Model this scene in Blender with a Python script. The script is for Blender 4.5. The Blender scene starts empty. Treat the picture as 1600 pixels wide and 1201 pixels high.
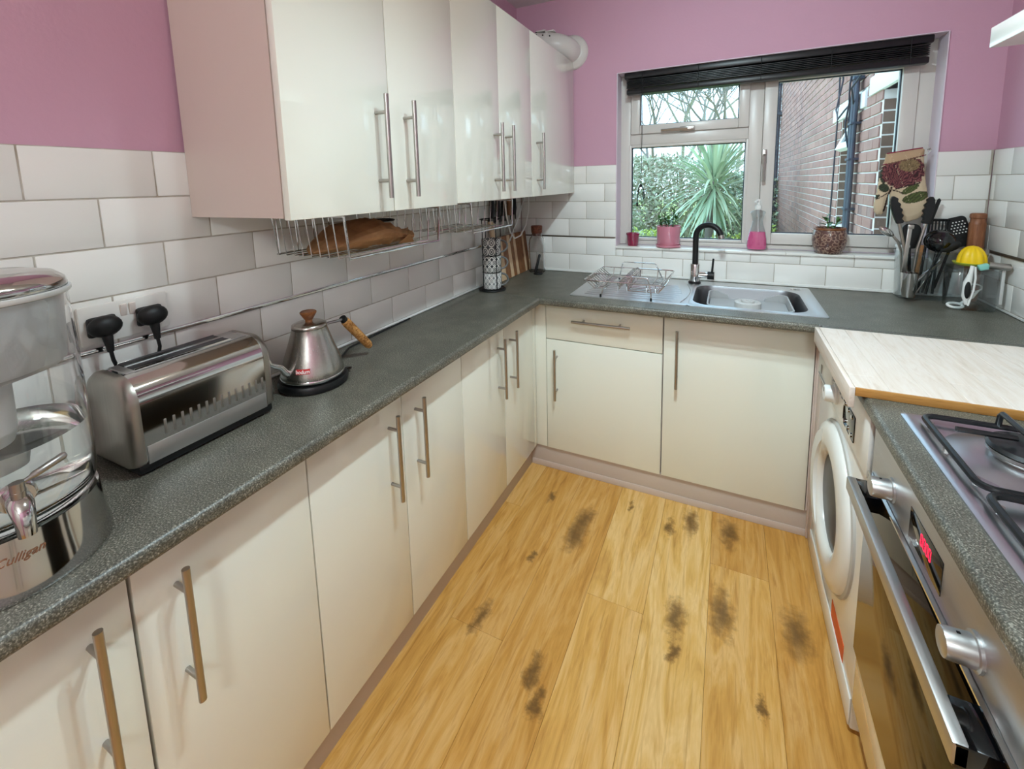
import bpy, bmesh, math, random
from mathutils import Vector, Matrix, noise
random.seed(7)
S = bpy.context.scene
COL = S.collection
PI = math.pi
# ------------------------------------------------------------------ camera
cam_d = bpy.data.cameras.new('camera'); cam = bpy.data.objects.new('camera', cam_d); COL.objects.link(cam); S.camera = cam
_R = Vector((0.90039136, 0.43443413, -0.0237147)); _U = Vector((-0.03603426, 0.12878049, 0.99101822)); _F = Vector((-0.43358613, 0.8914497, -0.13160735))
cam.matrix_world = Matrix(((_R.x, _U.x, -_F.x, 1.1227), (_R.y, _U.y, -_F.y, -2.4466), (_R.z, _U.z, -_F.z, 1.4075), (0, 0, 0, 1)))
cam_d.sensor_fit = 'HORIZONTAL'; cam_d.sensor_width = 36; cam_d.lens = 696.34/1600*36; cam_d.shift_y = (379.568-600.5)/1600
cam_d.clip_start = .02; cam_d.clip_end = 200
# ------------------------------------------------------------------ light and exposure
S.view_settings.view_transform = 'Standard'; S.view_settings.look = 'None'; S.view_settings.gamma = 1
S.view_settings.use_curve_mapping = False
S.view_settings.exposure = 0.0
SKY_STRENGTH = 3.8
LAMP_W = 30.0; FILL_GLOBE_W = 34.0
w = bpy.data.worlds.new('overcast_sky'); S.world = w; w.use_nodes = True
nt = w.node_tree; nt.nodes.clear()
_o = nt.nodes.new('ShaderNodeOutputWorld'); _b = nt.nodes.new('ShaderNodeBackground'); _r = nt.nodes.new('ShaderNodeValToRGB')
_t = nt.nodes.new('ShaderNodeTexCoord'); _s = nt.nodes.new('ShaderNodeSeparateXYZ')
nt.links.new(_t.outputs['Generated'], _s.inputs[0]); nt.links.new(_s.outputs['Z'], _r.inputs[0])
_r.color_ramp.elements[0].position = 0; _r.color_ramp.elements[0].color = (.56, .80, .96, 1)
_r.color_ramp.elements[1].position = .6; _r.color_ramp.elements[1].color = (.50, .78, 1, 1)
nt.links.new(_r.outputs[0], _b.inputs[0]); _b.inputs[1].default_value = SKY_STRENGTH; nt.links.new(_b.outputs[0], _o.inputs[0])

# ------------------------------------------------------------------ materials
def lin(h):
    if not isinstance(h, str): return tuple(h) + (1,)
    c = [int(h[i:i+2], 16)/255 for i in (0, 2, 4)]
    return tuple(x/12.92 if x <= .04045 else ((x+.055)/1.055)**2.4 for x in c) + (1,)
class M:
    """small helper around one node material"""
    def __init__(s, name, col, rough=.5, metal=0., coat=0., trans=0., ior=1.45, spec=.5, emit=None, es=1.):
        s.m = bpy.data.materials.new(name); s.m.use_nodes = True; s.t = s.m.node_tree
        s.p = s.t.nodes['Principled BSDF']; i = s.p.inputs
        i['Base Color'].default_value = lin(col); i['Roughness'].default_value = rough; i['Metallic'].default_value = metal
        i['Coat Weight'].default_value = coat; i['Coat Roughness'].default_value = .03; i['Transmission Weight'].default_value = trans; i['IOR'].default_value = ior
        i['Specular IOR Level'].default_value = spec
        if emit: i['Emission Color'].default_value = lin(emit); i['Emission Strength'].default_value = es
    def n(s, kind, **kw):
        x = s.t.nodes.new('ShaderNode'+kind)
        for k, v in kw.items():
            if k in x.inputs: x.inputs[k].default_value = v
            else: setattr(x, k, v)
        return x
    def l(s, a, b): s.t.links.new(a, b)
    def coord(s, kind='Object', scale=(1, 1, 1), rnd=False):
        t = s.n('TexCoord'); mp = s.n('Mapping'); mp.inputs['Scale'].default_value = scale
        src = s.n('NewGeometry').outputs['Position'] if kind == 'World' else t.outputs[kind]
        s.l(src, mp.inputs[0])
        if rnd:
            oi = s.n('ObjectInfo'); mu = s.n('Math', operation='MULTIPLY'); mu.inputs[1].default_value = 37.
            s.l(oi.outputs['Random'], mu.inputs[0]); s.l(mu.outputs[0], mp.inputs['Location'])
        return mp.outputs[0]
    def ramp(s, fac, stops):
        r = s.n('ValToRGB'); e = r.color_ramp.elements
        while len(e) < len(stops): e.new(.5)
        for x, (p, c) in zip(e, stops): x.position = p; x.color = lin(c)
        s.l(fac, r.inputs[0]); return r.outputs[0]
    def mix(s, fac, a, b, mode='MIX'):
        x = s.n('Mix', data_type='RGBA', blend_type=mode)
        for sk, v in ((x.inputs[0], fac), (x.inputs[6], a), (x.inputs[7], b)):
            if hasattr(v, 'links'): s.l(v, sk)
            else: sk.default_value = v if isinstance(v, (int, float)) else lin(v)
        return x.outputs[2]
    def base(s, out): s.l(out, s.p.inputs['Base Color']); return s
    def bump(s, h, strength=.2, dist=.002):
        b = s.n('Bump'); b.inputs['Strength'].default_value = strength; b.inputs['Distance'].default_value = dist
        s.l(h, b.inputs['Height']); s.l(b.outputs[0], s.p.inputs['Normal']); return s
    def noise(s, vec, scale=5, detail=3, rough=.5, dist=0.):
        x = s.n('TexNoise'); x.inputs['Scale'].default_value = scale; x.inputs['Detail'].default_value = detail
        x.inputs['Roughness'].default_value = rough; x.inputs['Distortion'].default_value = dist; s.l(vec, x.inputs['Vector']); return x.outputs['Fac']

MT = {}
def simple(k, *a, **kw): MT[k] = M(k, *a, **kw).m
# paint
m = M('pink_wall_paint', 'CC9EB2', .75); n_ = m.noise(m.coord('World'), 90, 4); m.bump(n_, .25, .002); MT['pink'] = m.m
m = M('ceiling_paint', 'E6E2DC', .8); m.bump(m.noise(m.coord('World'), 60, 3), .15); MT['ceiling'] = m.m
m = M('glazed_tile', 'F0EDE6', .12, spec=.5); m.bump(m.noise(m.coord('World'), 9, 2), .12, .004)
oi = m.n('ObjectInfo'); m.base(m.ramp(oi.outputs['Random'], [(0, 'E7E4DE'), (1, 'F1EFEA')])); MT['tile'] = m.m
m = M('grout', 'BDB4A8', .9); MT['grout'] = m.base(m.ramp(m.noise(m.coord('World'), 25, 4), [(.3, 'A89C8C'), (.7, 'C9C2B8')])).m
m = M('gloss_white_door', 'EEEDE0', .16, coat=1.); MT['door'] = m.m
simple('white_panel', 'D2C0B6', .4)
simple('plinth', 'C9B9AE', .45); simple('reveal_paint', 'E3D3DE', .6)
m = M('speckled_laminate', '33352F', .42, spec=.8); v = m.coord('World')
c1 = m.ramp(m.noise(v, 380, 2, .6), [(.40, '47453B'), (.55, '6E6B5F'), (.66, '9E9A8C'), (.73, 'C2BDAE')])
c2 = m.ramp(m.noise(v, 14, 3), [(.3, '9a9a9a'), (.7, 'ffffff')]); m.base(m.mix(.5, c1, c2, 'MULTIPLY')); MT['worktop'] = m.m
simple('joint_strip', 'B9BCC0', .25, 1.)
simple('worn_trim', '6E665C', .4, .7)
def brushed(name, col, rough, sc, am=.18):
    m = M(name, col, rough, 1.)
    f = m.noise(m.coord('Object', sc), 1, 3); x = m.n('MapRange'); x.inputs[3].default_value = rough-am*.6; x.inputs[4].default_value = rough+am
    m.l(f, x.inputs[0]); m.l(x.outputs[0], m.p.inputs['Roughness']); MT[name] = m.m
brushed('brushed_steel', 'C2C0BE', .36, (250, 6, 250), .1); brushed('brushed_steel_x', 'D4D6D8', .36, (8, 300, 300), .1)
brushed('hob_steel', 'CBCDD2', .31, (250, 6, 250), .06); brushed('brushed_deck', 'D4D6D8', .36, (8, 300, 300), .08); brushed('brushed_steel_z', 'A9A39A', .34, (200, 200, 4)); brushed('oven_steel', 'BCBBBC', .36, (400, 5, 400), .1)
brushed('kettle_steel', 'B9B5AE', .26, (500, 500, 3), .03)
simple('chrome', 'D8D8D8', .06, 1.); simple('polished_steel', 'C6C4C2', .09, 1.); simple('handle_steel', 'B0ABA6', .33, 1.)
simple('dark_chrome', '56585C', .2, 1.)
simple('black_plastic', '0C0C0D', .38); simple('matt_black', '0E0E0F', .5); simple('black_gloss', '07080A', .08, coat=.5)
simple('cast_black', '17181A', .35); simple('white_plastic', 'EDECE8', .3); simple('white_enamel', 'EEEBE4', .22, coat=.3)
simple('pvc', 'D6D0CA', .3); simple('gasket', '1E2A38', .5); simple('socket_plastic', 'E9E6E0', .35); simple('switch_pinkish', 'E3D6CE', .35)
simple('rubber_dark', '141518', .6); simple('grey_plastic', 'C8C7C4', .4); simple('basin_plastic', 'AEAEAE', .45); simple('black_blind', '18181A', .35); simple('cord_black', '121214', .7)
simple('orange_sticker', 'E2622E', .5); simple('red_label', 'C22A2C', .5); simple('white_print', 'F2EEE8', .5); simple('brown_print', '8A6248', .4, .4)
simple('dark_print', '8f8f8c', .5); simple('seam_grey', 'C4C1BB', .5)
simple('red_digits', 'FF2A50', .5, emit='FF2A50', es=1.1); simple('bulb', 'FFF3DE', .4, emit='FFEFD8', es=14.)
simple('lemon', 'F5C915', .4); simple('teal', '8FD0C2', .5); simple('lime_green', 'B7C34A', .45)
simple('maroon_glaze', '8E1540', .2, coat=.4); simple('pink_glaze', 'D48596', .18, coat=.5); simple('soil', '2A2019', .9)
simple('dark_rubber_seal', '2c2c2e', .5)
def thin_pane(key, tint, f0, rough=0.):
    m = M(key, 'FFFFFF', 0); t = m.t; t.nodes.remove(m.p); lw = m.n('LayerWeight'); pw = m.n('Math', operation='POWER'); pw.inputs[1].default_value = 4.5; mr = m.n('MapRange'); mr.inputs[3].default_value = f0; mr.inputs[4].default_value = .75
    lw.inputs[0].default_value = .5; m.l(lw.outputs['Facing'], pw.inputs[0]); m.l(pw.outputs[0], mr.inputs[0])
    tr = m.n('BsdfTransparent'); gl = m.n('BsdfGlossy'); tr.inputs[0].default_value = (*tint, 1); gl.inputs['Roughness'].default_value = rough; mx = m.n('MixShader')
    m.l(mr.outputs[0], mx.inputs[0]); m.l(tr.outputs[0], mx.inputs[1]); m.l(gl.outputs[0], mx.inputs[2]); m.l(mx.outputs[0], t.nodes['Material Output'].inputs[0]); MT[key] = m.m
thin_pane('pane', (.97, .985, .98), .03); thin_pane('thin_clear', (.93, .95, .955), .06, .03)
simple('clear_glass', 'FFFFFF', 0, trans=1, ior=1.45); simple('water', 'F4FAF8', 0, trans=1, ior=1.33)
simple('clear_plastic', 'F1F4F4', .04, trans=1, ior=1.25); simple('frosted_plastic', 'F2F2F0', .35, trans=.45, ior=1.2); simple('pink_soap', 'FF6FA6', .1, trans=.12, ior=1.3)
simple('oven_glass', '0E0A07', .05, spec=.25)
simple('washer_glass', '101012', .3, spec=.25); simple('bowl_steel_shaded', '77787B', .38, 1.)  # sink bowl steel: dark reflections put into its colour
# woods
def wood(name, cols, sc=(1, 12, 12), scale=6, rough=.45, rnd=False, kind='Object', bump=.08):
    m = M(name, cols[0], rough); v = m.coord(kind, sc, rnd)
    f = m.noise(v, scale, 5, .6, 1.2); m.base(m.ramp(f, [(.25+.5*i/(len(cols)-1), c) for i, c in enumerate(cols)])); m.bump(f, bump, .001); MT[name] = m.m
wood('board_wood', ['D2BFAE', 'E0D0C2', 'E7DACF', 'D8C6B7'], (20, 2.2, 20), 2.5, .4)
wood('board_edge', ['9C6A2E', 'B98444', 'A5712F'], (4, 40, 60), 2, .5)
wood('light_acacia', ['C9A47C', 'DABB95', 'E5CDAE'], (16, 6, 2), 4); wood('dark_acacia', ['6E452A', '8C5C38', 'A5744A'], (16, 6, 2), 4)
wood('mill_wood', ['6E4028', '8A5536', '9C6845'], (30, 30, 3), 3); wood('knob_wood', ['5C3219', '7A4724', '8F5A30'], (10, 60, 60), 2)
wood('spoon_wood', ['7A5132', '96683F', '6A4428'], (30, 30, 3), 3)
m = M('cork', 'C08A4C', .8); f = m.noise(m.coord('Object'), 120, 3, .7); m.base(m.ramp(f, [(.35, '7C4E22'), (.5, 'BC8345'), (.7, 'D6A366')])); m.bump(f, .4); MT['cork'] = m.m
m = M('stopper_cork', '6E3E2C', .8); f = m.noise(m.coord('Object'), 90, 3, .7); m.base(m.ramp(f, [(.35, '4E2A1E'), (.65, '85503A')])); MT['stopper'] = m.m
m = M('kraft_paper', 'B57E4A', .8); f = m.noise(m.coord('Object', (1, 1, 2)), 11, 4, .6, 1.5)
pr = m.ramp(m.noise(m.coord('Object', (1, 1.2, 2.6)), 16, 2, .5, 2.5), [(.60, '2b1d14'), (.62, 'ffffff')])
m.base(m.mix(1., m.ramp(f, [(.3, '86603C'), (.7, 'AE845A')]), 'ffffff', 'MULTIPLY')); MT['kraft'] = m.m
simple('brown_ink', '3A2417', .8)
# oak floor with its knots at their own places
m = M('oak_plank', 'C28A45', .36, spec=.4)
g = m.noise(m.coord('Object', (34, 2.2, 1), True), 2.2, 6, .62, .8); g2 = m.noise(m.coord('Object', (7, .9, 1), True), 2, 4, .6, 2.2)
base = m.ramp(g2, [(.25, 'CB9850'), (.45, 'E6B668'), (.62, 'F2CA8A'), (.8, 'D8A55A')])
fine = m.ramp(g, [(.3, 'DCCDB8'), (.5, 'FFFFFF'), (.75, 'F0E8DA')])
colr = m.mix(.8, base, fine, 'MULTIPLY'); oi = m.n('ObjectInfo'); tint = m.ramp(oi.outputs['Random'], [(0, 'DFC8A4'), (.5, 'F6ECDC'), (1, 'FFFFFF')]); colr = m.mix(.8, colr, tint, 'MULTIPLY')
pos = m.coord('World'); dn = m.n('TexNoise'); dn.inputs['Scale'].default_value = 24; dn.inputs['Detail'].default_value = 6; dn.inputs['Roughness'].default_value = .66; m.l(pos, dn.inputs['Vector'])
vs = m.n('VectorMath', operation='SUBTRACT'); m.l(dn.outputs['Color'], vs.inputs[0]); vs.inputs[1].default_value = (.5, .5, .5)
vm = m.n('VectorMath', operation='MULTIPLY'); m.l(vs.outputs[0], vm.inputs[0]); vm.inputs[1].default_value = (.075, .17, 0)
va = m.n('VectorMath', operation='ADD'); m.l(pos, va.inputs[0]); m.l(vm.outputs[0], va.inputs[1]); mask = None
for kx, ky, kr in [(.625, -.80, .055), (.615, -.88, .06), (1.016, -1.084, .045), (1.152, -1.0, .055), (1.363, -.985, .06), (1.175, -.63, .05), (.439, -1.348, .035), (.66, -1.428, .035), (.955, -.69, .03), (1.03, -.62, .045), (.70, -1.5, .03), (.79, -.63, .02), (.45, -.72, .025), (1.02, -1.2, .025), (.50, -1.05, .02), (1.25, -1.25, .02)]:
    d = m.n('VectorMath', operation='SUBTRACT'); m.l(va.outputs[0], d.inputs[0]); d.inputs[1].default_value = (kx, ky, 0)
    e = m.n('VectorMath', operation='MULTIPLY'); m.l(d.outputs[0], e.inputs[0]); e.inputs[1].default_value = (1.35/kr, .55/kr, 0)
    le = m.n('VectorMath', operation='LENGTH'); m.l(e.outputs[0], le.inputs[0])
    r = m.n('MapRange', interpolation_type='SMOOTHSTEP'); r.inputs[1].default_value = 1.15; r.inputs[2].default_value = .05; m.l(le.outputs['Value'], r.inputs[0])
    if mask is None: mask = r.outputs[0]
    else:
        x = m.n('Math', operation='MAXIMUM'); m.l(mask, x.inputs[0]); m.l(r.outputs[0], x.inputs[1]); mask = x.outputs[0]
sc_ = m.n('Math', operation='MULTIPLY'); m.l(mask, sc_.inputs[0]); sc_.inputs[1].default_value = .62
halo = m.n('Math', operation='POWER'); halo.inputs[1].default_value = .55; m.l(mask, halo.inputs[0]); hm = m.n('Math', operation='MULTIPLY'); hm.inputs[1].default_value = .7; m.l(halo.outputs[0], hm.inputs[0]); m.base(m.mix(sc_.outputs[0], m.mix(hm.outputs[0], colr, 'A87638'), '3A2C1E')); m.bump(g, .06, .001); MT['oak'] = m.m
# pattern on the stacked mugs: rings and lozenges printed round the wall
def mugmat(name, dark, light, nu, nv, thr):
    m = M(name, dark, .25, coat=.3); t = m.n('TexCoord'); s = m.n('SeparateXYZ'); m.l(t.outputs['Object'], s.inputs[0])
    a = m.n('Math', operation='ARCTAN2'); m.l(s.outputs[1], a.inputs[0]); m.l(s.outputs[0], a.inputs[1])
    def mm(op, x, y=None):
        q = m.n('Math', operation=op)
        for k, z in enumerate((x, y)):
            if z is None: continue
            if hasattr(z, 'links'): m.l(z, q.inputs[k])
            else: q.inputs[k].default_value = z
        return q.outputs[0]
    u = mm('SUBTRACT', mm('FRACT', mm('MULTIPLY', a.outputs[0], nu/(2*PI))), .5); v = mm('SUBTRACT', mm('FRACT', mm('MULTIPLY', s.outputs[2], nv)), .5)
    rr = mm('SQRT', mm('ADD', mm('MULTIPLY', u, u), mm('MULTIPLY', v, v)))
    dd = mm('ADD', mm('ABSOLUTE', u), mm('ABSOLUTE', v))
    ring = mm('LESS_THAN', mm('ABSOLUTE', mm('SUBTRACT', rr, .42)), thr); loz = mm('LESS_THAN', mm('ABSOLUTE', mm('SUBTRACT', dd, .22)), thr*.8)
    m.base(m.mix(mm('MAXIMUM', ring, loz), dark, light)); MT[name] = m.m
mugmat('mug_circles', '5A5C5E', 'E4E2DC', 9, 23, .07); mugmat('mug_stars', '2F3236', 'E0DED8', 12, 30, .09); mugmat('mug_lattice', '8A8C8C', 'EDEBE6', 14, 34, .09)
simple('mug_grey', '6A6A68', .3, coat=.3)
m = M('embossed_brown_glaze', '5A3A34', .3, coat=.3); t = m.n('TexCoord'); vv = m.n('TexVoronoi'); vv.inputs['Scale'].default_value = 60; m.l(t.outputs['Object'], vv.inputs['Vector'])
f = m.ramp(vv.outputs['Distance'], [(.0, '3A2324'), (.35, '6E4A42'), (.5, 'A88C78'), (.62, '5C3B36')]); m.base(f); MT['brownpot'] = m.m
m = M('leaf_green', '3F6A34', .4); m.base(m.ramp(m.n('ObjectInfo').outputs['Random'], [(0, '36602E'), (1, '58803F')])); MT['leaf'] = m.m
# outside
m = M('brick', '9A6A5E', .85); oi = m.n('ObjectInfo'); f = m.noise(m.coord('World'), 6, 3)
c = m.ramp(oi.outputs['Random'], [(0, '9A7068'), (.3, 'AC8278'), (.6, '947672'), (.85, 'B88E82'), (1, '866864')]); m.base(m.mix(.5, c, m.ramp(f, [(.3, '967066'), (.7, 'B68C80')]))); MT['brick'] = m.m
simple('dark_brick', '7A6355', .85); simple('mortar', 'F0EAE4', .9); simple('lintel_white', 'F2F2F0', .6); simple('pipe_blue_grey', '3A4452', .5); simple('cable_dark', '2C323C', .6)
m = M('straw_grass', 'A6B567', .9); m.base(m.ramp(m.noise(m.coord('World'), 3, 4), [(.3, '8FA450'), (.6, 'BCC67C'), (.8, 'C9C79A')])); MT['lawn'] = m.m
simple('leaf_pale', 'A3AD8E', .7); simple('leaf_straw', 'B5AE98', .8); simple('leaf_lime', 'AFC25E', .6); simple('leaf_dark', '748A70', .7); simple('bark', '847D76', .9); simple('bark_pale', '9C978F', .9)
simple('cordyline_leaf', 'A3BC9C', .45); simple('cordyline_leaf_pale', 'CBDCBC', .45); simple('dead_leaf', 'B9AE94', .8)

# ------------------------------------------------------------------ builders
class MB:
    def __init__(s): s.bm = bmesh.new(); s.mi = 0
    def take(s, b, mtx=None):
        if mtx is not None: b.transform(mtx)
        for f in b.faces: f.material_index = s.mi
        me = bpy.data.meshes.new('t'); b.to_mesh(me); b.free(); s.bm.from_mesh(me); bpy.data.meshes.remove(me); return s
    def box(s, x0, x1, y0, y1, z0, z1, bev=0., seg=2, mtx=None):
        b = bmesh.new(); bmesh.ops.create_cube(b, size=1)
        b.transform(Matrix.Translation(((x0+x1)/2, (y0+y1)/2, (z0+z1)/2)) @ Matrix.Diagonal((abs(x1-x0), abs(y1-y0), abs(z1-z0), 1)))
        if bev: bmesh.ops.bevel(b, geom=b.edges[:], offset=bev, segments=seg, affect='EDGES', profile=.5)
        return s.take(b, mtx)
    def obox(s, c, size, rot, bev=0., seg=2):
        h = [x/2 for x in size]; return s.box(-h[0], h[0], -h[1], h[1], -h[2], h[2], bev, seg, Matrix.Translation(c) @ rot.to_4x4())
    def cyl(s, p0, p1, r0, r1=None, seg=20):
        return s.tube([p0, p1], [r0, r0 if r1 is None else r1], seg)
    def tube(s, path, r, seg=8, closed=False, caps=True):
        P = [Vector(p) for p in path]; n = len(P); rs = r if isinstance(r, (list, tuple)) else [r]*n
        b = bmesh.new(); rings = []; up = None
        for i in range(n):
            if closed: d = P[(i+1) % n]-P[i-1]
            else: d = P[min(i+1, n-1)]-P[max(i-1, 0)]
            d.normalize()
            if up is None: up = Vector((0, 0, 1)) if abs(d.z) < .9 else Vector((1, 0, 0))
            a = up-d*up.dot(d)
            if a.length < 1e-4: a = d.orthogonal()
            a.normalize(); up = a; c = d.cross(a)
            rings.append([b.verts.new(P[i]+(a*math.cos(2*PI*k/seg)+c*math.sin(2*PI*k/seg))*rs[i]) for k in range(seg)])
        for i in range(n if closed else n-1):
            A, B = rings[i], rings[(i+1) % n]
            for k in range(seg): b.faces.new((A[k], A[(k+1) % seg], B[(k+1) % seg], B[k]))
        if caps and not closed: b.faces.new(rings[0][::-1]); b.faces.new(rings[-1])
        return s.take(b)
    def lathe(s, prof, cx, cy, seg=40, caps=True, mtx=None, sx=1., sy=1.):
        b = bmesh.new(); rings = []
        for r, z in prof: rings.append([b.verts.new((cx+max(r, 1e-5)*sx*math.cos(2*PI*k/seg), cy+max(r, 1e-5)*sy*math.sin(2*PI*k/seg), z)) for k in range(seg)])
        for A, B in zip(rings, rings[1:]):
            for k in range(seg): b.faces.new((A[k], A[(k+1) % seg], B[(k+1) % seg], B[k]))
        if caps: b.faces.new(rings[0][::-1]); b.faces.new(rings[-1])
        bmesh.ops.remove_doubles(b, verts=b.verts[:], dist=1e-6); return s.take(b, mtx)
    def loft(s, loops, cap0=True, cap1=True, closed=True, mtx=None):
        b = bmesh.new(); R = [[b.verts.new(p) for p in L] for L in loops]; n = len(R[0])
        for A, B in zip(R, R[1:]):
            for k in range(n if closed else n-1): b.faces.new((A[k], A[(k+1) % n], B[(k+1) % n], B[k]))
        if cap0: b.faces.new(R[0][::-1])
        if cap1: b.faces.new(R[-1])
        return s.take(b, mtx)
    def prism(s, poly, d, mtx=None, bev=0.):
        b = bmesh.new(); A = [b.verts.new((x, y, 0)) for x, y in poly]; f = b.faces.new(A)
        r = bmesh.ops.extrude_face_region(b, geom=[f])
        for v in r['geom']:
            if isinstance(v, bmesh.types.BMVert): v.co.z += d
        bmesh.ops.recalc_face_normals(b, faces=b.faces[:])
        if bev: bmesh.ops.bevel(b, geom=[e for e in b.edges], offset=bev, segments=1, affect='EDGES')
        return s.take(b, mtx)
    def ball(s, c, r, sc=(1, 1, 1), seg=16, rot=None):
        b = bmesh.new(); bmesh.ops.create_uvsphere(b, u_segments=seg, v_segments=max(6, seg//2), radius=r)
        return s.take(b, Matrix.Translation(c) @ (rot.to_4x4() if rot else Matrix()) @ Matrix.Diagonal((*sc, 1)))
    def faces(s, V, F):
        b = bmesh.new(); vs = [b.verts.new(v) for v in V]
        for f in F: b.faces.new([vs[i] for i in f])
        return s.take(b)
ORG = {}
def finish(me, mats, ang, smooth):
    for x in (mats if isinstance(mats, (list, tuple)) else [mats]): me.materials.append(MT[x] if isinstance(x, str) else x)
    if smooth:
        me.shade_smooth(); me.set_sharp_from_angle(angle=math.radians(ang))
def obj(name, mb, mat, parent=None, loc=None, ang=38, smooth=True, recalc=True):
    o_ = Vector(ORG[parent.name]) if parent else Vector(loc or (0, 0, 0))
    if recalc: bmesh.ops.recalc_face_normals(mb.bm, faces=mb.bm.faces[:])
    mb.bm.transform(Matrix.Translation(-o_)); me = bpy.data.meshes.new(name); mb.bm.to_mesh(me); mb.bm.free()
    finish(me, mat, ang, smooth); o = bpy.data.objects.new(name, me); COL.objects.link(o)
    if parent: o.parent = parent
    else: o.location = o_
    ORG[o.name] = tuple(o_); return o
def tag(o, label, cat, group=None):
    o['label'] = label; o['category'] = cat
    if group: o['group'] = group
    return o
def thing(name, label, cat, loc, group=None):
    o = bpy.data.objects.new(name, None); COL.objects.link(o); o.location = loc; o.empty_display_size = .05; ORG[o.name] = tuple(loc); return tag(o, label, cat, group)
def solo(name, mb, mat, label, cat, loc, group=None, **kw): return tag(obj(name, mb, mat, None, loc, **kw), label, cat, group)
def struct(name, mb, mat, parent=None, loc=(0, 0, 0), **kw):
    o = obj(name, mb, mat, parent, loc, **kw)
    if not parent: o['kind'] = 'structure'
    return o
def stuff(o): o['kind'] = 'stuff'; return o
def dupe(o, parent, world):                       # same mesh, another place, under a parent
    c = o.copy(); COL.objects.link(c); c.parent = parent; c.location = Vector(world)-Vector(ORG[parent.name]); return c
def rrect(x0, x1, y0, y1, r, z, n=6):
    P = []
    for cx, cy, a in ((x1-r, y1-r, 0), (x0+r, y1-r, 90), (x0+r, y0+r, 180), (x1-r, y0+r, 270)):
        for k in range(n+1): t = math.radians(a+90*k/n); P.append((cx+r*math.cos(t), cy+r*math.sin(t), z))
    return P
def arc(c, r, a0, a1, n, u, v):
    return [Vector(c)+Vector(u)*r*math.cos(math.radians(a0+(a1-a0)*k/n))+Vector(v)*r*math.sin(math.radians(a0+(a1-a0)*k/n)) for k in range(n+1)]
def textmesh(body, size, shear=0., ext=0.0006, spacing=1.):
    c = bpy.data.curves.new('lettering', 'FONT'); c.body = body; c.size = size; c.shear = shear; c.extrude = ext; c.align_x = 'CENTER'; c.align_y = 'CENTER'; c.resolution_u = 3; c.space_character = spacing
    o = bpy.data.objects.new('lettering', c); COL.objects.link(o); bpy.context.view_layer.update()
    me = o.evaluated_get(bpy.context.evaluated_depsgraph_get()).to_mesh(); V = [tuple(v.co) for v in me.vertices]; F = [tuple(p.vertices) for p in me.polygons]
    o.to_mesh_clear(); bpy.data.objects.remove(o); bpy.data.curves.remove(c); return V, F
def textobj(name, body, size, fn, mat, parent, shear=0., spacing=1.):
    V, F = textmesh(body, size, shear, spacing=spacing); b = MB(); b.faces([fn(*p) for p in V], F); return obj(name, b, mat, parent, smooth=False)

# ================================================================== ROOM SHELL
ZT, TH = .892, .0326            # worktop top, thickness
ZA, RP, TP, ST = 1.4965, .0987, .2066, .0053
XR, YF, ZC = 2.063, -4.6, 2.40
TK = .008
b = MB(); b.box(-.2, 0-TK, YF-.1, .3, -.02, ZC+.1); wall_left = struct('wall_left', b, 'pink')
b = MB(); b.box(XR+TK, XR+.2, YF-.1, .27, -.02, ZC+.1); wall_right = struct('wall_right', b, 'pink')
b = MB(); b.box(-.2, XR+.2, YF-.1, YF, -.02, ZC+.1); struct('wall_front', b, 'ceiling')
WL, WR, WB, WT = .571, 1.894, 1.0537, 1.971
b = MB()
for x0, x1, z0, z1 in ((-TK, WL, -.3, ZC+.1), (WR, XR+TK, -.3, ZC+.1), (WL, WR, -.3, WB-.02), (WL, WR, WT, ZC+.1)): b.box(x0, x1, TK, .27, z0, z1)
wall_back = struct('wall_back', b, 'pink')
# plastered reveals of the window opening
b = MB(); b.box(WL-.001, WL+.003, -.0005, .1, WB, WT, .0008, 1); b.box(WL+.003, WR-.003, -.0005, .1, WT-.003, WT+.001, .0008, 1); b.box(WR-.003, WR+.001, -.0005, .1, WB, WT, .0008, 1)
b2 = obj('window_reveal', b, 'reveal_paint', wall_back)
b = MB(); b.box(-.2, XR+.2, YF-.1, .27, ZC, ZC+.1); struct('ceiling', b, 'ceiling')
# floor: planks laid lengthways, each its own piece
b = MB(); b.box(-.1, XR+.1, YF, .0, -.05, -.012); floor = struct('floor', b, 'spoon_wood')
PW = .19
edges_known = {0: -.83, 1: -1.383, 2: None, 3: -1.115, 4: None, 5: -.81}
cache = {}
for i in range(-1, 10):
    x0 = .16+PW*i
    if x0 > XR: break
    cuts = {0: [-.829, -2.05], 1: [-1.383], 2: [-2.2], 3: [-1.115, -2.335], 4: [-1.75], 5: [-.81, -2.03], 6: [-1.5]}.get(i, [-.6, -1.85])
    ys = [0.]+cuts
    while ys[-1] > YF: ys.append(max(YF, ys[-1]-1.22))
    for a, c in zip(ys[1:], ys):
        ln = round(c-a, 3)
        if ln < .02: continue
        if ln not in cache:
            q = MB(); q.box(-PW/2+.0003, PW/2-.0003, -ln/2+.0003, ln/2-.0003, -.012, 0, .0006, 1); o = obj('plank', q, 'oak', floor, ang=20)
            cache[ln] = o; o.location = (x0+PW/2, (a+c)/2, 0)
            for v in o.data.vertices: pass
        else: dupe(cache[ln], floor, (x0+PW/2, (a+c)/2, 0))
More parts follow.
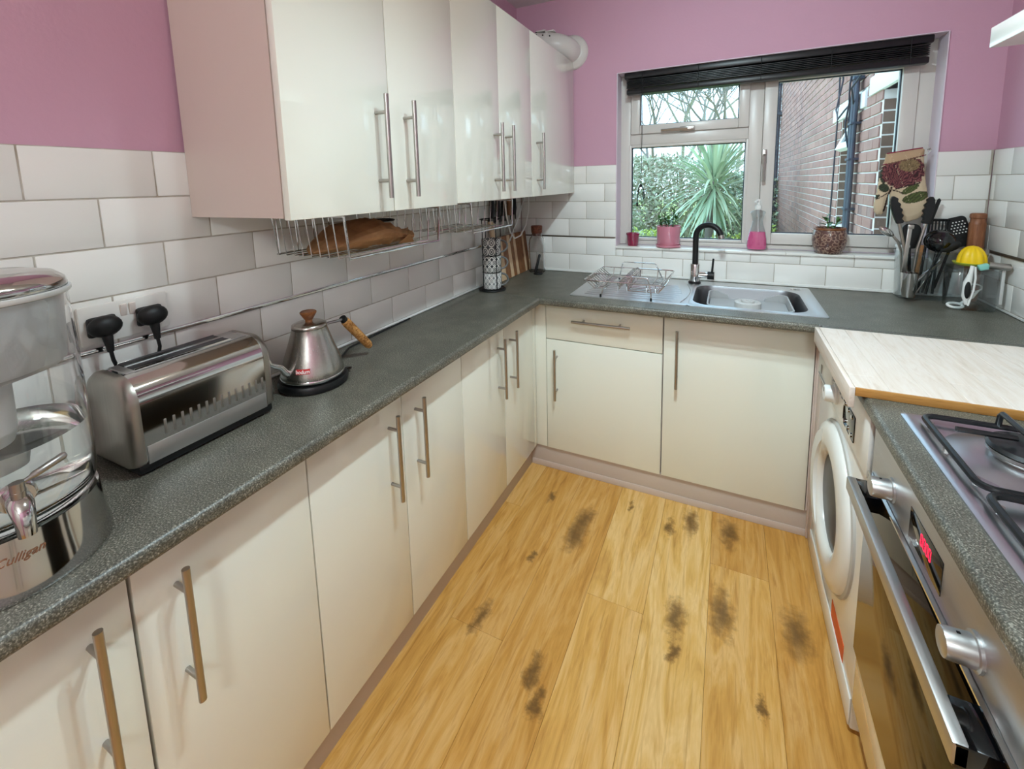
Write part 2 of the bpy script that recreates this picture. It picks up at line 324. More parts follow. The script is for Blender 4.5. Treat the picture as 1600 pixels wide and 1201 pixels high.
# ---- tiles
def piece_tiles(wall, name_plane, rects):
    """rects: (u0,u1,z0,z1) on the plane; each a bevelled tile of its own"""
    store = {}
    for u0, u1, z0, z1 in rects:
        wdt, hgt = round(u1-u0, 4), round(z1-z0, 4)
        if wdt < .008 or hgt < .008: continue
        key = (wdt, hgt); cu, cz = (u0+u1)/2, (z0+z1)/2
        if name_plane == 'L': pos = (-TK, cu, cz)
        elif name_plane == 'R': pos = (XR+TK, cu, cz)
        else: pos = (cu, TK, cz)
        if key not in store:
            q = MB(); bv = min(.0012, wdt/4)
            if name_plane == 'L': q.box(0, TK, -wdt/2, wdt/2, -hgt/2, hgt/2, bv, 2)
            elif name_plane == 'R': q.box(-TK, 0, -wdt/2, wdt/2, -hgt/2, hgt/2, bv, 2)
            else: q.box(-wdt/2, wdt/2, -TK, 0, -hgt/2, hgt/2, bv, 2)
            o = obj('tile', q, 'tile', wall); o.location = pos; store[key] = o
        else: o = dupe(store[key], wall, pos)
        j = .0022
        o.rotation_euler = ((0, random.uniform(-j, j), random.uniform(-j, j)) if name_plane != 'B' else (random.uniform(-j, j), 0, random.uniform(-j, j)))
G = .0030/2
rows = [(ZA-(r+1)*RP, ZA-r*RP) for r in range(4)]+[(ZA-ST-(r+1)*RP, ZA-ST-r*RP) for r in (4, 5)]
def row_rects(r, u_start, phase, umin, umax, holes=()):
    z0, z1 = rows[r]; out = []; k = math.floor((umin-u_start-phase)/TP)-1
    while True:
        a = u_start+phase+k*TP; k += 1
        if a > umax: break
        c = a+TP; a2, c2 = max(a, umin), min(c, umax)
        if c2-a2 < .006: continue
        segs = [(a2, c2, z0, z1)]
        for h0, h1, hz0, hz1 in holes:
            new = []
            for (s0, s1, q0, q1) in segs:
                if s1 <= h0 or s0 >= h1 or q1 <= hz0 or q0 >= hz1: new.append((s0, s1, q0, q1)); continue
                if s0 < h0: new.append((s0, h0, q0, q1))
                if s1 > h1: new.append((h1, s1, q0, q1))
                if q0 < hz0: new.append((max(s0, h0), min(s1, h1), q0, hz0))
            segs = new
        out += [(s0+G, s1-G, q0+G, q1-G) for s0, s1, q0, q1 in segs]
    return out
PH = [0, .5, 0, .5, 0, .5]
for r in range(6): piece_tiles(wall_left, 'L', row_rects(r, -2.1084, PH[r]*TP, -3.0, -.001))
for r in range(6): piece_tiles(wall_back, 'B', row_rects(r, .1973, PH[r]*TP, .001, XR-.001, [(WL, WR, WB-.012, 3)]))
for r in range(6): piece_tiles(wall_right, 'R', row_rects(r, -.135, (0 if r % 2 == 0 else .5)*TP, -3.25, -.001))
b = MB(); b.box(-TK-.001, -TK+.0062, -3.0, -.001, ZT+.001, ZA); obj('grout', b, 'grout', wall_left)
b = MB(); b.box(XR+TK-.0062, XR+TK+.001, -3.25, -.001, ZT+.001, ZA); obj('grout', b, 'grout', wall_right)
b = MB()
for x0, x1, z0, z1 in ((0, WL, ZT, ZA), (WR, XR, ZT, ZA), (WL, WR, ZT, WB-.012)): b.box(x0, x1, TK-.0062, TK+.001, z0+.001, z1)
obj('grout', b, 'grout', wall_back)
# metal listello strips round the room at the same height, sealant beads
zs = ZA-4*RP-ST/2
b = MB(); b.box(0, .006, -3.0, -.0, zs-.0055, zs+.0055, .002); s_ = struct('trim_1', b, 'chrome')
b = MB(); b.box(.0, WL-.005, -.004, .0, zs-.0035, zs+.0035, .001); struct('trim_2', b, 'worn_trim')
b = MB(); b.box(XR-.005, XR, -3.25, .0, zs-.005, zs+.005, .001); struct('trim_3', b, 'worn_trim')
b = MB(); b.box(0, .009, -3, 0, ZT, ZT+.009, .003, 1); b.box(0, XR, -.009, 0, ZT, ZT+.014, .003, 1); b.box(XR-.009, XR, -3.25, 0, ZT, ZT+.008, .003, 1); struct('trim_4', b, 'white_plastic')

# ================================================================== WINDOW
YW0, YW1 = .10, .16
b = MB()
b.box(WL, WL+.055, YW0, YW1, WB, WT, .003); b.box(WR-.055, WR, YW0, YW1, WB, WT, .003); b.box(WL+.055, WR-.055, YW0, YW1, WB, WB+.022, .003); b.box(WL+.055, WR-.055, YW0, YW1, WT-.05, WT, .003)
b.box(1.20, 1.262, YW0, YW1, WB+.022, WT-.05, .003)
b.box(WL+.055, 1.20, YW0, YW1, 1.602, 1.658, .003)
window = struct('window_1', b, 'pvc')
def sash(x0, x1, z0, z1, wd, y0, y1, name, gx=.004):
    q = MB(); q.box(x0, x0+wd, y0, y1, z0, z1, .004); q.box(x1-wd, x1, y0, y1, z0, z1, .004); q.box(x0+wd, x1-wd, y0, y1, z0, z0+wd, .004); q.box(x0+wd, x1-wd, y0, y1, z1-wd, z1, .004)
    f = obj(name, q, 'pvc', window)
    q = MB(); a = wd
    for X0, X1, Z0, Z1 in ((x0+a, x0+a+gx, z0+a, z1-a), (x1-a-gx, x1-a, z0+a, z1-a), (x0+a, x1-a, z0+a, z0+a+gx), (x0+a, x1-a, z1-a-gx, z1-a)): q.box(X0, X1, y0+.018, y0+.03, Z0, Z1)
    obj('gasket', q, 'gasket', f)
    q = MB(); q.box(x0+a, x1-a, y0+.022, y0+.028, z0+a, z1-a); obj('pane', q, 'pane', f); return f
sash(.617, 1.206, 1.078, 1.602, .015, .098, .15, 'fixed_light')
vent = sash(.630, 1.2, 1.658, 1.915, .046, .085, .15, 'vent_sash')
csm = sash(1.263, 1.836, 1.080, 1.915, .055, .085, .15, 'casement_sash')
q = MB(); q.box(.79, .95, .066, .076, 1.662, 1.676, .003); q.box(.88, .955, .072, .085, 1.657, 1.682, .004); q.tube([(.92, .07, 1.67), (.86, .062, 1.672), (.79, .062, 1.668)], .0055, 8); obj('handle', q, 'handle_steel', vent)
q = MB(); q.box(1.262, 1.284, .074, .085, 1.475, 1.545, .004); q.tube([(1.273, .075, 1.515), (1.273, .058, 1.51), (1.272, .056, 1.39)], .008, 8); obj('handle', q, 'handle_steel', csm)
# tiled sill
b = MB(); b.box(WL, WR, -.012, .1, WB-.012, WB, .003); sill = obj('window_sill', b, 'white_enamel', window)
for i in range(5):
    x0 = WL+.02+i*.262
    if i: b = MB(); b.box(x0-.001, x0+.001, -.0125, .1, WB-.012, WB+.0004); obj('joint', b, 'grout', sill)
# blind
BX0, BX1 = .618, 1.853
t = thing('roller_blind', 'black blind pulled up at the top of the kitchen window', 'blind', ((BX0+BX1)/2, .05, WT))
b = MB(); b.box(BX0-.012, BX1, .012, .062, WT-.034, WT-.001, .006); obj('headrail', b, 'black_blind', t)
for i in range(6):
    z = WT-.044-i*.0075; b = MB(); b.box(BX0, BX1-.012, .010, .060, z, z+.0035, .001, 1); obj('slat', b, 'black_blind', t)
b = MB(); b.box(BX0+.002, BX1-.012, .006, .052, WT-.115, WT-.088, .006); obj('bottom_rail', b, 'black_blind', t)
for i in range(5):
    b = MB(); b.tube([(BX0+.08+i*.27, .005, WT-.01), (BX0+.08+i*.27, .003, WT-.06), (BX0+.08+i*.27, .005, WT-.115)], .0016, 5); obj('ladder_cord', b, 'cord_black', t)
b = MB(); b.tube([(.703, .008, 1.93), (.703, .004, 1.6), (.701, .004, 1.385)], .0016, 6); pc = obj('pull_cord', b, 'cord_black', t)
b = MB(); b.ball((.701, .004, 1.382), .008)
b.tube([(.701, .004, 1.385), (.690, .004, 1.37), (.686, .004, 1.33), (.683, .004, 1.29)], .0028, 6); b.tube([(.701, .004, 1.385), (.716, .004, 1.36), (.722, .004, 1.32), (.715, .004, 1.31), (.712, .004, 1.35)], .0028, 6); b.cyl((.683, .004, 1.29), (.684, .004, 1.272), .006, .005, 10)
obj('tassel', b, 'cord_black', pc)
b = MB(); b.lathe([(.002, 1.272), (.006, 1.262), (.0065, 1.245), (.003, 1.238)], .684, .004, 14); obj('acorn_pull', b, 'clear_plastic', pc)
# ================================================================== CABINETS
XD, YD, ZDB, XP, YP = .3084, -.5332, .1151, .2714, -.5213
DT = .018
def bar_handle(parent, p, axis, ln, out, so=.036, r=.006, cc=.165):
    """bar of length ln along axis centred at p on the door face; out is the outward normal"""
    p, a, n_ = Vector(p), Vector(axis), Vector(out); c = p+n_*so
    b = MB(); b.cyl(c-a*ln/2, c+a*ln/2, r, None, 16); h = obj('handle', b, 'handle_steel', parent)
    for s in (-1, 1):
        b = MB(); b.cyl(p+a*s*cc/2, c+a*s*cc/2-n_*r*.7, .0045, None, 12); obj('handle_post', b, 'handle_steel', parent)
    return h
def left_base(y0, ym, y1, label, h):
    t = thing('base_cabinet', label, 'cabinet', (.15, (y0+y1)/2, ZDB), 'white base cabinets along the left wall')
    q = MB(); q.box(.004, XD-DT-.001, y0+.0005, y1-.0005, ZDB+.004, ZT-TH-.001); obj('carcass', q, 'white_panel', t)
    for a, c, hy, gap in h:
        q = MB(); q.box(XD-DT, XD, a+gap, c-gap, ZDB, ZT-TH-.004, .0015, 2); d = obj('door', q, 'door', t)
        bar_handle(d, (XD, hy, .671), (0, 0, 1), .25, (1, 0, 0))
    return t
left_base(-2.62, -2.157, -1.832, 'white gloss base cabinet under the water dispenser and toaster, nearest the camera', [(-2.53, -2.157, -2.211, .003), (-2.157, -1.832, -2.097, .002)])
left_base(-1.832, -1.5145, -1.199, 'white gloss base cabinet under the kettle, middle one of the left run', [(-1.832, -1.5145, -1.572, .0015), (-1.5145, -1.199, -1.457, .0015)])
left_base(-1.199, -.874, -.568, 'white gloss base cabinet next to the inner corner of the left run', [(-1.199, -.874, -.929, .0015), (-.874, -.568, -.820, .0015)])
# corner post and back run
b = MB(); b.box(XD-DT, .3595, YD+.002, YD+.02, ZDB, ZT-TH-.002, .001); b.box(XD-DT, XD-.001, -.5665, YD+.001, ZDB, ZT-TH-.002, .001)
solo('corner_post', b, 'door', 'white gloss filler post in the inner corner between both cabinet runs', 'cabinet trim', (.33, YD, ZDB))
BX = .3605; BW1 = .5342; BW2 = .5412
t = thing('drawer_cabinet', 'white gloss base cabinet with a drawer above a door below the drainer', 'cabinet', (BX+BW1/2, YD, ZDB))
b = MB(); b.box(BX+.001, BX+BW1-.001, YD+DT+.001, -.012, ZDB+.004, ZT-TH-.001); obj('carcass', b, 'white_panel', t)
b = MB(); b.box(BX+.002, BX+BW1-.002, YD, YD+DT, ZDB, .6695, .0015); d = obj('door', b, 'door', t); bar_handle(d, (BX+.055, YD, .507), (0, 0, 1), .25, (0, -1, 0))
b = MB(); b.box(BX+.002, BX+BW1-.002, YD, YD+DT, .6735, ZT-TH-.004, .0015); d = obj('drawer', b, 'door', t); bar_handle(d, (BX+.27, YD, .779), (1, 0, 0), .262, (0, -1, 0))
t = thing('sink_cabinet', 'white gloss base cabinet with one wide door below the sink bowl', 'cabinet', (BX+BW1+BW2/2, YD, ZDB))
b = MB(); x0, x1 = BX+BW1+.001, BX+BW1+BW2
b.box(x0, x0+.018, YD+DT+.001, -.012, ZDB+.004, ZT-TH-.001); b.box(x1-.018, x1, YD+DT+.001, -.012, ZDB+.004, ZT-TH-.001); b.box(x0, x1, YD+DT+.001, -.012, ZDB+.004, ZDB+.022); b.box(x0, x1, -.03, -.012, ZDB+.022, ZT-TH-.001)
obj('carcass', b, 'white_panel', t)
b = MB(); b.box(x0+.002, x1-.002, YD, YD+DT, ZDB, ZT-TH-.004, .0015); d = obj('door', b, 'door', t); bar_handle(d, (BX+BW1+.058, YD, .666), (0, 0, 1), .25, (0, -1, 0))
b = MB(); b.box(x1+.001, x1+.0065, YD+.004, -.012, ZDB-.0, ZT-TH-.001); b.box(x1+.0068, x1+.034, YD-.003, -.012, .004, ZT-TH-.001, .001); b.box(x1+.012, x1+.030, YD-.060, YD-.0032, .004, ZT-TH-.001, .001)
solo('end_panel', b, 'white_panel', 'narrow white end panel between the sink cabinet and the washing machine', 'panel', (x1+.02, YD, .004))
# plinths with glossy sheen
b = MB(); b.box(XP-.016, XP, -2.62, YP, .0, ZDB-.002, .001); struct('baseboard_left', b, 'plinth')
b = MB(); b.box(XP, x1+.012, YP, YP+.016, .0, ZDB-.002, .001); bb = struct('baseboard_back', b, 'plinth')
b = MB(); b.box(XP+.001, x1+.012, YP-.003, YP, .0, .03, .001); obj('sealing_strip', b, 'white_panel', bb)
# wall cabinets
XU, ZUB, ZUT = .3344, 1.3446, 2.056
def wall_cab(y0, y1, label, doors, end=False, dz=0.):
    t = thing('wall_cabinet', label, 'cabinet', (.0, (y0+y1)/2, ZUB+dz), 'white wall cabinets above the left worktop')
    q = MB(); q.box(.001, XU-DT-.002, y0+.0005, y1-.0005, ZUB+.004+dz, ZUT-.002); obj('carcass', q, 'white_panel', t)
    for a, c, hy in doors:
        q = MB(); q.box(XU-DT, XU, a+.0012, c-.0012, ZUB+dz, ZUT, .0015); d = obj('door', q, 'door', t)
        bar_handle(d, (XU, hy, 1.505), (0, 0, 1), .25, (1, 0, 0))
wall_cab(-1.838, -1.2201, 'white gloss two-door wall cabinet nearest the camera, above the toaster and kettle', [(-1.838, -1.5249, -1.575), (-1.5249, -1.2201, -1.468)], True, 0)
wall_cab(-1.2201, -.6044, 'white gloss two-door wall cabinet in the middle of the wall row', [(-1.2201, -.91, -.957), (-.91, -.6044, -.862)], False, .004)
wall_cab(-.6044, -.003, 'white gloss one-door wall cabinet in the corner beside the window wall', [(-.6044, -.003, -.55)], False, .004)
# ================================================================== WORKTOPS
def edge_profile(depth):          # rounded front nose: list of (offset from wall, z)
    r = .011; P = [(0, ZT-TH), (depth-r, ZT-TH)]
    P += [(depth-r+r*math.sin(a), ZT-TH+r-r*math.cos(a)) for a in [k*PI/12 for k in range(1, 7)]]
    P += [(depth-r+r*math.cos(a), ZT-r+r*math.sin(a)) for a in [k*PI/12 for k in range(0, 7)]]
    P += [(0, ZT)]; return P
XW, YW = .372, -.6275
Q = edge_profile(XW); b = MB(); b.loft([[(x, -2.62, z) for x, z in Q], [(x, YW+.0, z) for x, z in Q]])
tag(obj('worktop', b, 'worktop', None, (.18, -1.6, ZT-TH), ang=25), 'dark speckled worktop along the left wall with toaster and kettle on it', 'worktop')
# back worktop with the sink opening
SX0, SX1, SY0, SY1 = .478, 1.472, -.53, -.035
b = MB(); Q = edge_profile(-YW)
Qf = [(d, z) for d, z in Q if d > .001]; Qf = [(.535, ZT-TH)]+Qf+[(.535, ZT)]
b.loft([[(.0, -d, z) for d, z in Qf], [(1.427, -d, z) for d, z in Qf]])
b.box(1.427, XR-.0, YW, -.535, ZT-TH, ZT); b.box(0, SX0+.01, -.535, 0, ZT-TH, ZT); b.box(SX1-.01, XR, -.535, 0, ZT-TH, ZT); b.box(SX0+.01, SX1-.01, SY1-.01, 0, ZT-TH, ZT); b.box(SX0+.01, SX1-.01, -.535, -.52, ZT-TH, ZT)
tag(obj('worktop', b, 'worktop', None, (1.0, -.3, ZT-TH), ang=25), 'dark speckled worktop below the window holding the sink', 'worktop')
# right worktop with the hob opening
XF = 1.427
HX0, HX1, HY0, HY1 = 1.474, 2.0, -1.83, -1.262
Qr = [(2.063-(XR-XF)+0, 0)]
b = MB(); Q = edge_profile(XR-XF); Qf = [(.595, ZT-TH)]+[(d, z) for d, z in Q if d > .001]+[(.595, ZT)]
b.loft([[(XR-d, -3.2, z) for d, z in Qf], [(XR-d, YW-.003, z) for d, z in Qf]])
b.box(XR-.595, XR, HY1-.01, YW-.003, ZT-TH, ZT); b.box(XR-.595, XR, -3.2, HY0+.01, ZT-TH, ZT); b.box(XR-.595, HX0+.012, HY0+.01, HY1-.01, ZT-TH, ZT); b.box(HX1-.01, XR, HY0+.01, HY1-.01, ZT-TH, ZT)
tag(obj('worktop', b, 'worktop', None, (1.75, -1.5, ZT-TH), ang=25), 'dark speckled worktop along the right wall around the gas hob', 'worktop')
b = MB(); b.box(XF+.0, XR-.01, YW-.0028, YW-.0002, ZT-TH, ZT+.0012); b.box(XF-.002, XF+.001, YW-.006, YW+.004, ZT-TH, ZT+.002, .0008)
solo('joint_strip', b, 'joint_strip', 'thin metal joint strip between the back and right worktops', 'trim', (1.7, YW, ZT))

# ================================================================== SINK AND TAP
zt = ZT+.003
t = thing('kitchen_sink', 'stainless steel inset sink with ribbed drainer below the window', 'sink', (1.0, -.28, ZT))
RX0, RX1, RY0, RY1 = 1.0, 1.418, -.500, -.125
b = MB()
def deckring(L0, L1): b.loft([L0, L1], False, False)
N = 8
outer = rrect(.985, SX1, SY0, SY1, .012, zt, N); inner = rrect(RX0, RX1, RY0, RY1, .075, zt, N)
b.loft([rrect(.985, SX1, SY0, SY1, .012, ZT, N), outer, rrect(.985, SX1-.012, SY0+.012, SY1-.012, .012, zt+.0015, N), rrect(.990, SX1-.03, SY0+.016, SY1-.03, .03, zt-.001, N), rrect(RX0-.006, RX1+.006, RY0-.006, RY1+.006, .08, zt-.001, N), inner,
        rrect(RX0+.006, RX1-.006, RY0+.006, RY1-.006, .07, zt-.012, N), rrect(RX0+.018, RX1-.018, RY0+.018, RY1-.018, .06, ZT-.13, N), rrect(RX0+.04, RX1-.04, RY0+.04, RY1-.04, .05, ZT-.152, N)], False, True)
bw_ = obj('bowl', b, ['brushed_deck', 'bowl_steel_shaded'], t, ang=50)
for p_ in bw_.data.polygons:
    if p_.center.z+ZT < zt-.004: p_.material_index = 1  # inside of the bowl takes the steel painted darker for shade
b = MB(); b.loft([rrect(SX0, .986, SY0, SY1, .012, ZT, N), rrect(SX0, .986, SY0, SY1, .012, zt, N), rrect(SX0+.012, .986, SY0+.012, SY1-.012, .012, zt+.0015, N), rrect(SX0+.03, .975, SY0+.03, SY1-.09, .03, zt-.0018, N)], True, True)
dr = obj('drainer', b, 'brushed_steel_x', t, ang=50)
b = MB()
for k in range(9):
    y = -.475+k*.037; xe = .95-.03*abs(k-4)/4; b.loft([rrect(SX0+.055, xe, y-.007, y+.007, .006, zt-.002, 4), rrect(SX0+.06, xe-.005, y-.003, y+.003, .0025, zt+.0008, 4)], False, True)
obj('ribs', b, 'brushed_steel_x', dr)
b = MB(); b.tube([(.955+.025*math.sin(PI*k/16), -.49+.36*k/16, zt-.0005) for k in range(17)], .0016, 6); obj('drain_rim', b, 'polished_steel', dr)
b = MB(); b.box(SX0+.02, SX1-.05, SY1-.012, SY1-.002, ZT, zt+.0005, .001); b.lathe([(.011, zt), (.011, zt+.002), (.006, zt+.003)], 1.405, -.075, 16); b.lathe([(.009, zt), (.009, zt+.002), (.004, zt+.003)], 1.425, -.075, 16)
obj('overflow_cap', b, 'chrome', t)
# washing-up insert
t = thing('washing_up_bowl', 'pale grey plastic bowl with cut-out sides sitting in the sink', 'bowl', (1.215, -.31, ZT-.151))
WX0, WX1, WY0, WY1 = 1.055, 1.375, -.455, -.165; zf = ZT-.042
b = MB()
b.loft([rrect(WX0+.02, WX1-.02, WY0+.02, WY1-.02, .03, ZT-.150, 5), rrect(WX0+.012, WX1-.012, WY0+.012, WY1-.012, .03, zf-.006, 5), rrect(WX0+.008, WX1-.008, WY0+.008, WY1-.008, .03, zf, 5)], True, True)
obj('base', b, 'basin_plastic', t)
# corner walls (cut away in the middle of the long sides)
for sx in (0, 1):
    for sy in (0, 1):
        b = MB(); X = WX1 if sx else WX0; Y = WY1 if sy else WY0; dx = -1 if sx else 1; dy = -1 if sy else 1
        pts = [(X+dx*.085, Y), (X+dx*.03, Y)]+[(X+dx*(.03-.03*math.sin(a)), Y+dy*(.03-.03*math.cos(a))) for a in [PI/12*k for k in range(1, 6)]]+[(X, Y+dy*.03), (X, Y+dy*.145)]
        top = [zf+.012]+[ZT-.008]*(len(pts)-1)
        pi_ = [(x+(dx*.006 if k > 1 else 0), y+(dy*.006 if k < len(pts)-2 else 0)) for k, (x, y) in enumerate(pts)]
        loops = []
        for (x, y), (xi, yi), zz in zip(pts, pi_, top): loops.append([(x, y, zf-.004), (x, y, zz), (xi, yi, zz), (xi, yi, zf-.004)])
        b.loft(loops); obj('corner_wall', b, 'basin_plastic', t)
b = MB(); b.lathe([(.052, zf), (.052, zf+.022), (.048, zf+.025), (.036, zf+.025), (.034, zf+.021), (.026, zf+.021), (.025, zf+.029), (.008, zf+.029), (.007, zf+.022)], 1.215, -.30, 36); obj('plug_disc', b, 'grey_plastic', t)
# mixer tap
tx, ty = .985, -.085
t = thing('mixer_tap', 'black swan-neck mixer tap with chrome body behind the sink', 'tap', (tx, ty, zt))
b = MB(); b.lathe([(.029, zt), (.029, zt+.006), (.025, zt+.010)], tx, ty, 28); obj('base_ring', b, 'black_plastic', t)
b = MB(); b.lathe([(.0225, zt+.009), (.0225, zt+.094), (.021, zt+.097), (.014, zt+.098)], tx, ty, 28); b.cyl((tx+.018, ty-.004, zt+.042), (tx+.062, ty-.004, zt+.042), .014, None, 18); b.cyl((tx+.018, ty-.004, zt+.056), (tx+.05, ty-.004, zt+.056), .006, None, 12); obj('body', b, 'chrome', t)
b = MB(); zr = 1.128; ax_ = Vector((.94, -.34, 0)).normalized(); rad = .060
path = [(tx, ty, zt+.095), (tx, ty, zt+.16)]+[tuple(p) for p in arc(Vector((tx, ty, zr))+ax_*rad, rad, 180, 12, 14, ax_, (0, 0, 1))]
b.tube(path, .0135, 16); obj('spout', b, 'matt_black', t); e_ = Vector(path[-1]); dn_ = (e_-Vector(path[-2])).normalized()
b = MB(); b.cyl(e_-dn_*.001, e_+dn_*.016, .0145, None, 18); obj('aerator', b, 'handle_steel', t)
b = MB(); b.cyl((tx+.058, ty-.004, zt+.042), (tx+.088, ty-.004, zt+.042), .0195, None, 20); b.tube([(tx+.078, ty-.006, zt+.055), (tx+.083, ty-.010, zt+.128)], [.0052, .0045], 10); obj('lever', b, 'matt_black', t)
# dish rack
t = thing('dish_rack', 'empty chrome wire dish rack standing on the drainer', 'dish rack', (.71, -.33, zt))
X0, X1, Y0, Y1, Zr, Zb = .537, .895, -.505, -.148, .962, .925
r_ = .0027
b = MB(); b.tube([(x, y, z) for x, y, z in rrect(X0, X1, Y0, Y1, .02, Zr, 4)], .0032, 8, True); obj('rim', b, 'chrome', t)
b = MB(); n = 11
for k in range(n):
    y = Y0+.025+(Y1-Y0-.05)*k/(n-1); b.tube([(X0, y, Zr), (X0+.045, y, Zb), (X0+.055, y, Zb), (X0+.10, y, Zb+.002)], r_*.8, 6)
obj('left_fan', b, 'chrome', t)
b = MB()
for k in range(14):
    y = Y0+.02+(Y1-Y0-.04)*k/13; b.tube([(X0+.155, y, Zb), (X0+.162, y, Zb+.04), (X0+.185, y, Zb+.046), (X0+.194, y, Zb+.035), (X0+.197, y, Zb)], r_*.8, 6)
obj('plate_divider', b, 'chrome', t)
b = MB()
for k in range(12):
    y = Y0+.022+(Y1-Y0-.044)*k/11; b.tube([(X0+.195, y, Zb), (X1-.03, y, Zb), (X1, y, Zr)], r_*.8, 6)
for x in (X0+.06, X0+.157, X0+.196, X0+.28, X1-.04): b.tube([(x, Y0, Zr), (x, Y0+.015, Zb), (x, Y1-.015, Zb), (x, Y1, Zr)], r_, 6)
obj('basket_floor', b, 'chrome', t)
for ya, yt, zz in ((-.522, -.43, .975), (-.135, -.18, .998)):
    b = MB(); b.tube([(.622, ya, zt+.004), (.628, ya*.75+yt*.25, zt+.03), (.648, yt, zz-.006), (.655, yt, zz), (.805, yt, zz), (.812, yt, zz-.006), (.836, ya*.75+yt*.25, zt+.03), (.840, ya, zt+.004)], .003, 8); l_ = obj('folding_leg', b, 'chrome', t)
    for x in (.622, .840): b = MB(); b.cyl((x, ya, zt+.0016), (x, ya, zt+.014), .005, .004, 10); obj('rubber_foot', b, 'rubber_dark', l_)
# ================================================================== CHOPPING BOARD (over the washing machine)
t = thing('chopping_board', 'large pale wooden worktop board with a front lip above the washing machine', 'chopping board', (1.68, -.96, ZT))
BY0, BY1, BXa, BXb = -1.203, -.722, 1.409, 1.955
n = 8
for k in range(n):
    x0 = BXa+(BXb-BXa)*k/n; x1_ = BXa+(BXb-BXa)*(k+1)/n
    ycut = BY0+(.18+.5*((k*.37) % 1))*(BY1-BY0)
    for a, c in ((BY0+.006, ycut), (ycut, BY1)):
        b = MB(); b.box(x0+.0002, x1_-.0002, a, c-.0002, ZT+.0005, ZT+.0205, .0006, 1); obj('stave', b, 'board_wood', t)
b = MB(); b.box(BXa, BXb, BY0, BY0+.006, ZT+.0005, ZT+.0203, .001); obj('end_grain', b, 'board_edge', t)
b = MB(); b.box(BXa-.012, BXa-.0004, BY0, BY1, ZT-.030, ZT+.0205, .0015); obj('front_lip', b, 'board_wood', t)
# ================================================================== WASHING MACHINE
wx, wy0, wy1, wz = 1.447, -1.222, -.603, ZT-TH-.008
t = thing('washing_machine', 'white front-loading washing machine under the chopping board', 'washing machine', (1.75, (wy0+wy1)/2, .0))
b = MB(); b.box(wx, XR-.06, wy0, wy1, .012, wz, .006); obj('cabinet', b, 'white_enamel', t)
for y in (wy0+.05, wy1-.05):
    b = MB(); b.cyl((wx+.05, y, 0), (wx+.05, y, .014), .02, None, 14); obj('foot', b, 'rubber_dark', t)
b = MB(); b.box(wx-.010, wx+.002, wy0+.001, wy1-.001, .70, wz-.001, .004); pnl = obj('control_panel', b, 'white_enamel', t)
b = MB(); b.box(wx-.014, wx-.008, wy1-.225, wy1-.012, .712, wz-.02, .004); dw = obj('detergent_drawer', b, 'white_plastic', pnl)
b = MB(); b.box(wx-.0155, wx-.0138, wy1-.21, wy1-.03, .722, .728); b.box(wx-.0155, wx-.0138, wy1-.075, wy1-.062, .735, .765); obj('drawer_mark', b, 'dark_print', dw)
ky, kz = -.885, .757
b = MB(); b.lathe([(.030, 0), (.030, .006), (.026, .008), (.024, .028), (.021, .032)], 0, 0, 28, mtx=Matrix.Translation((wx-.010, ky, kz)) @ Matrix.Rotation(-PI/2, 4, 'Y')); kn = obj('programme_dial', b, 'white_plastic', pnl)
b = MB(); b.box(wx-.0428, wx-.0418, ky-.002, ky+.002, kz+.004, kz+.018); obj('dial_mark', b, 'black_plastic', kn)
b = MB()
for k in range(7): b.box(wx-.0112, wx-.0098, -.80+k*.022-.16, -.80+k*.022-.148, kz+.03-.004*abs(k-3), kz+.034-.004*abs(k-3))
obj('programme_print', b, 'dark_print', pnl)
b = MB(); b.box(wx-.0118, wx-.0095, -1.105, -.985, .722, .792, .003); dp = obj('display', b, 'black_gloss', pnl)
for k in range(3):
    for z in (.732, .782):
        b = MB(); b.lathe([(.006, 0), (.006, .003), (.004, .004)], 0, 0, 12, mtx=Matrix.Translation((wx-.0115, -1.00-k*.04, z)) @ Matrix.Rotation(-PI/2, 4, 'Y')); obj('button', b, 'chrome', dp)
# round door
dcy, dcz = -.915, .425
def ring(prof, cy, cz, seg=56): return lambda bb: bb.lathe([(r, d) for r, d in prof], 0, 0, seg, mtx=Matrix.Translation((wx, cy, cz)) @ Matrix.Rotation(-PI/2, 4, 'Y'))
b = MB(); ring([(.235, 0), (.235, .010), (.229, .020), (.205, .027), (.172, .029), (.150, .024), (.142, .012), (.142, .0)], dcy, dcz)(b); dr_ = obj('door', b, 'white_enamel', t, ang=50)
b = MB(); ring([(.142, .003), (.135, .008), (.11, .011), (.0, .013)], dcy, dcz)(b); obj('porthole', b, 'washer_glass', dr_, ang=60)
b = MB(); ring([(.243, 0), (.243, .006), (.236, .009), (.236, 0)], dcy, dcz)(b); obj('door_seam', b, 'seam_grey', t)
L_ = []
for k in range(25):
    f = k/24; a = math.radians(-78+f*156); tp_ = math.sin(PI*f)**.45; ro, ri = .206, .206-.054*tp_-.004
    L_.append([(wx-x, dcy+rr*math.cos(a), dcz+rr*math.sin(a)) for x, rr in ((.020, ro+.004), (.020+.013*tp_, ro), (.021+.013*tp_, ri+.004), (.018, ri))])
b = MB(); b.loft(L_); obj('door_grip', b, 'white_plastic', dr_)
b = MB(); b.box(wx-.0012, wx+.0005, -1.125, -.975, .075, .150); obj('energy_label', b, 'orange_sticker', t)
b = MB(); b.box(wx-.004, wx+.001, wy0+.002, wy1-.002, .020, .098, .003); obj('kick_panel', b, 'white_enamel', t)
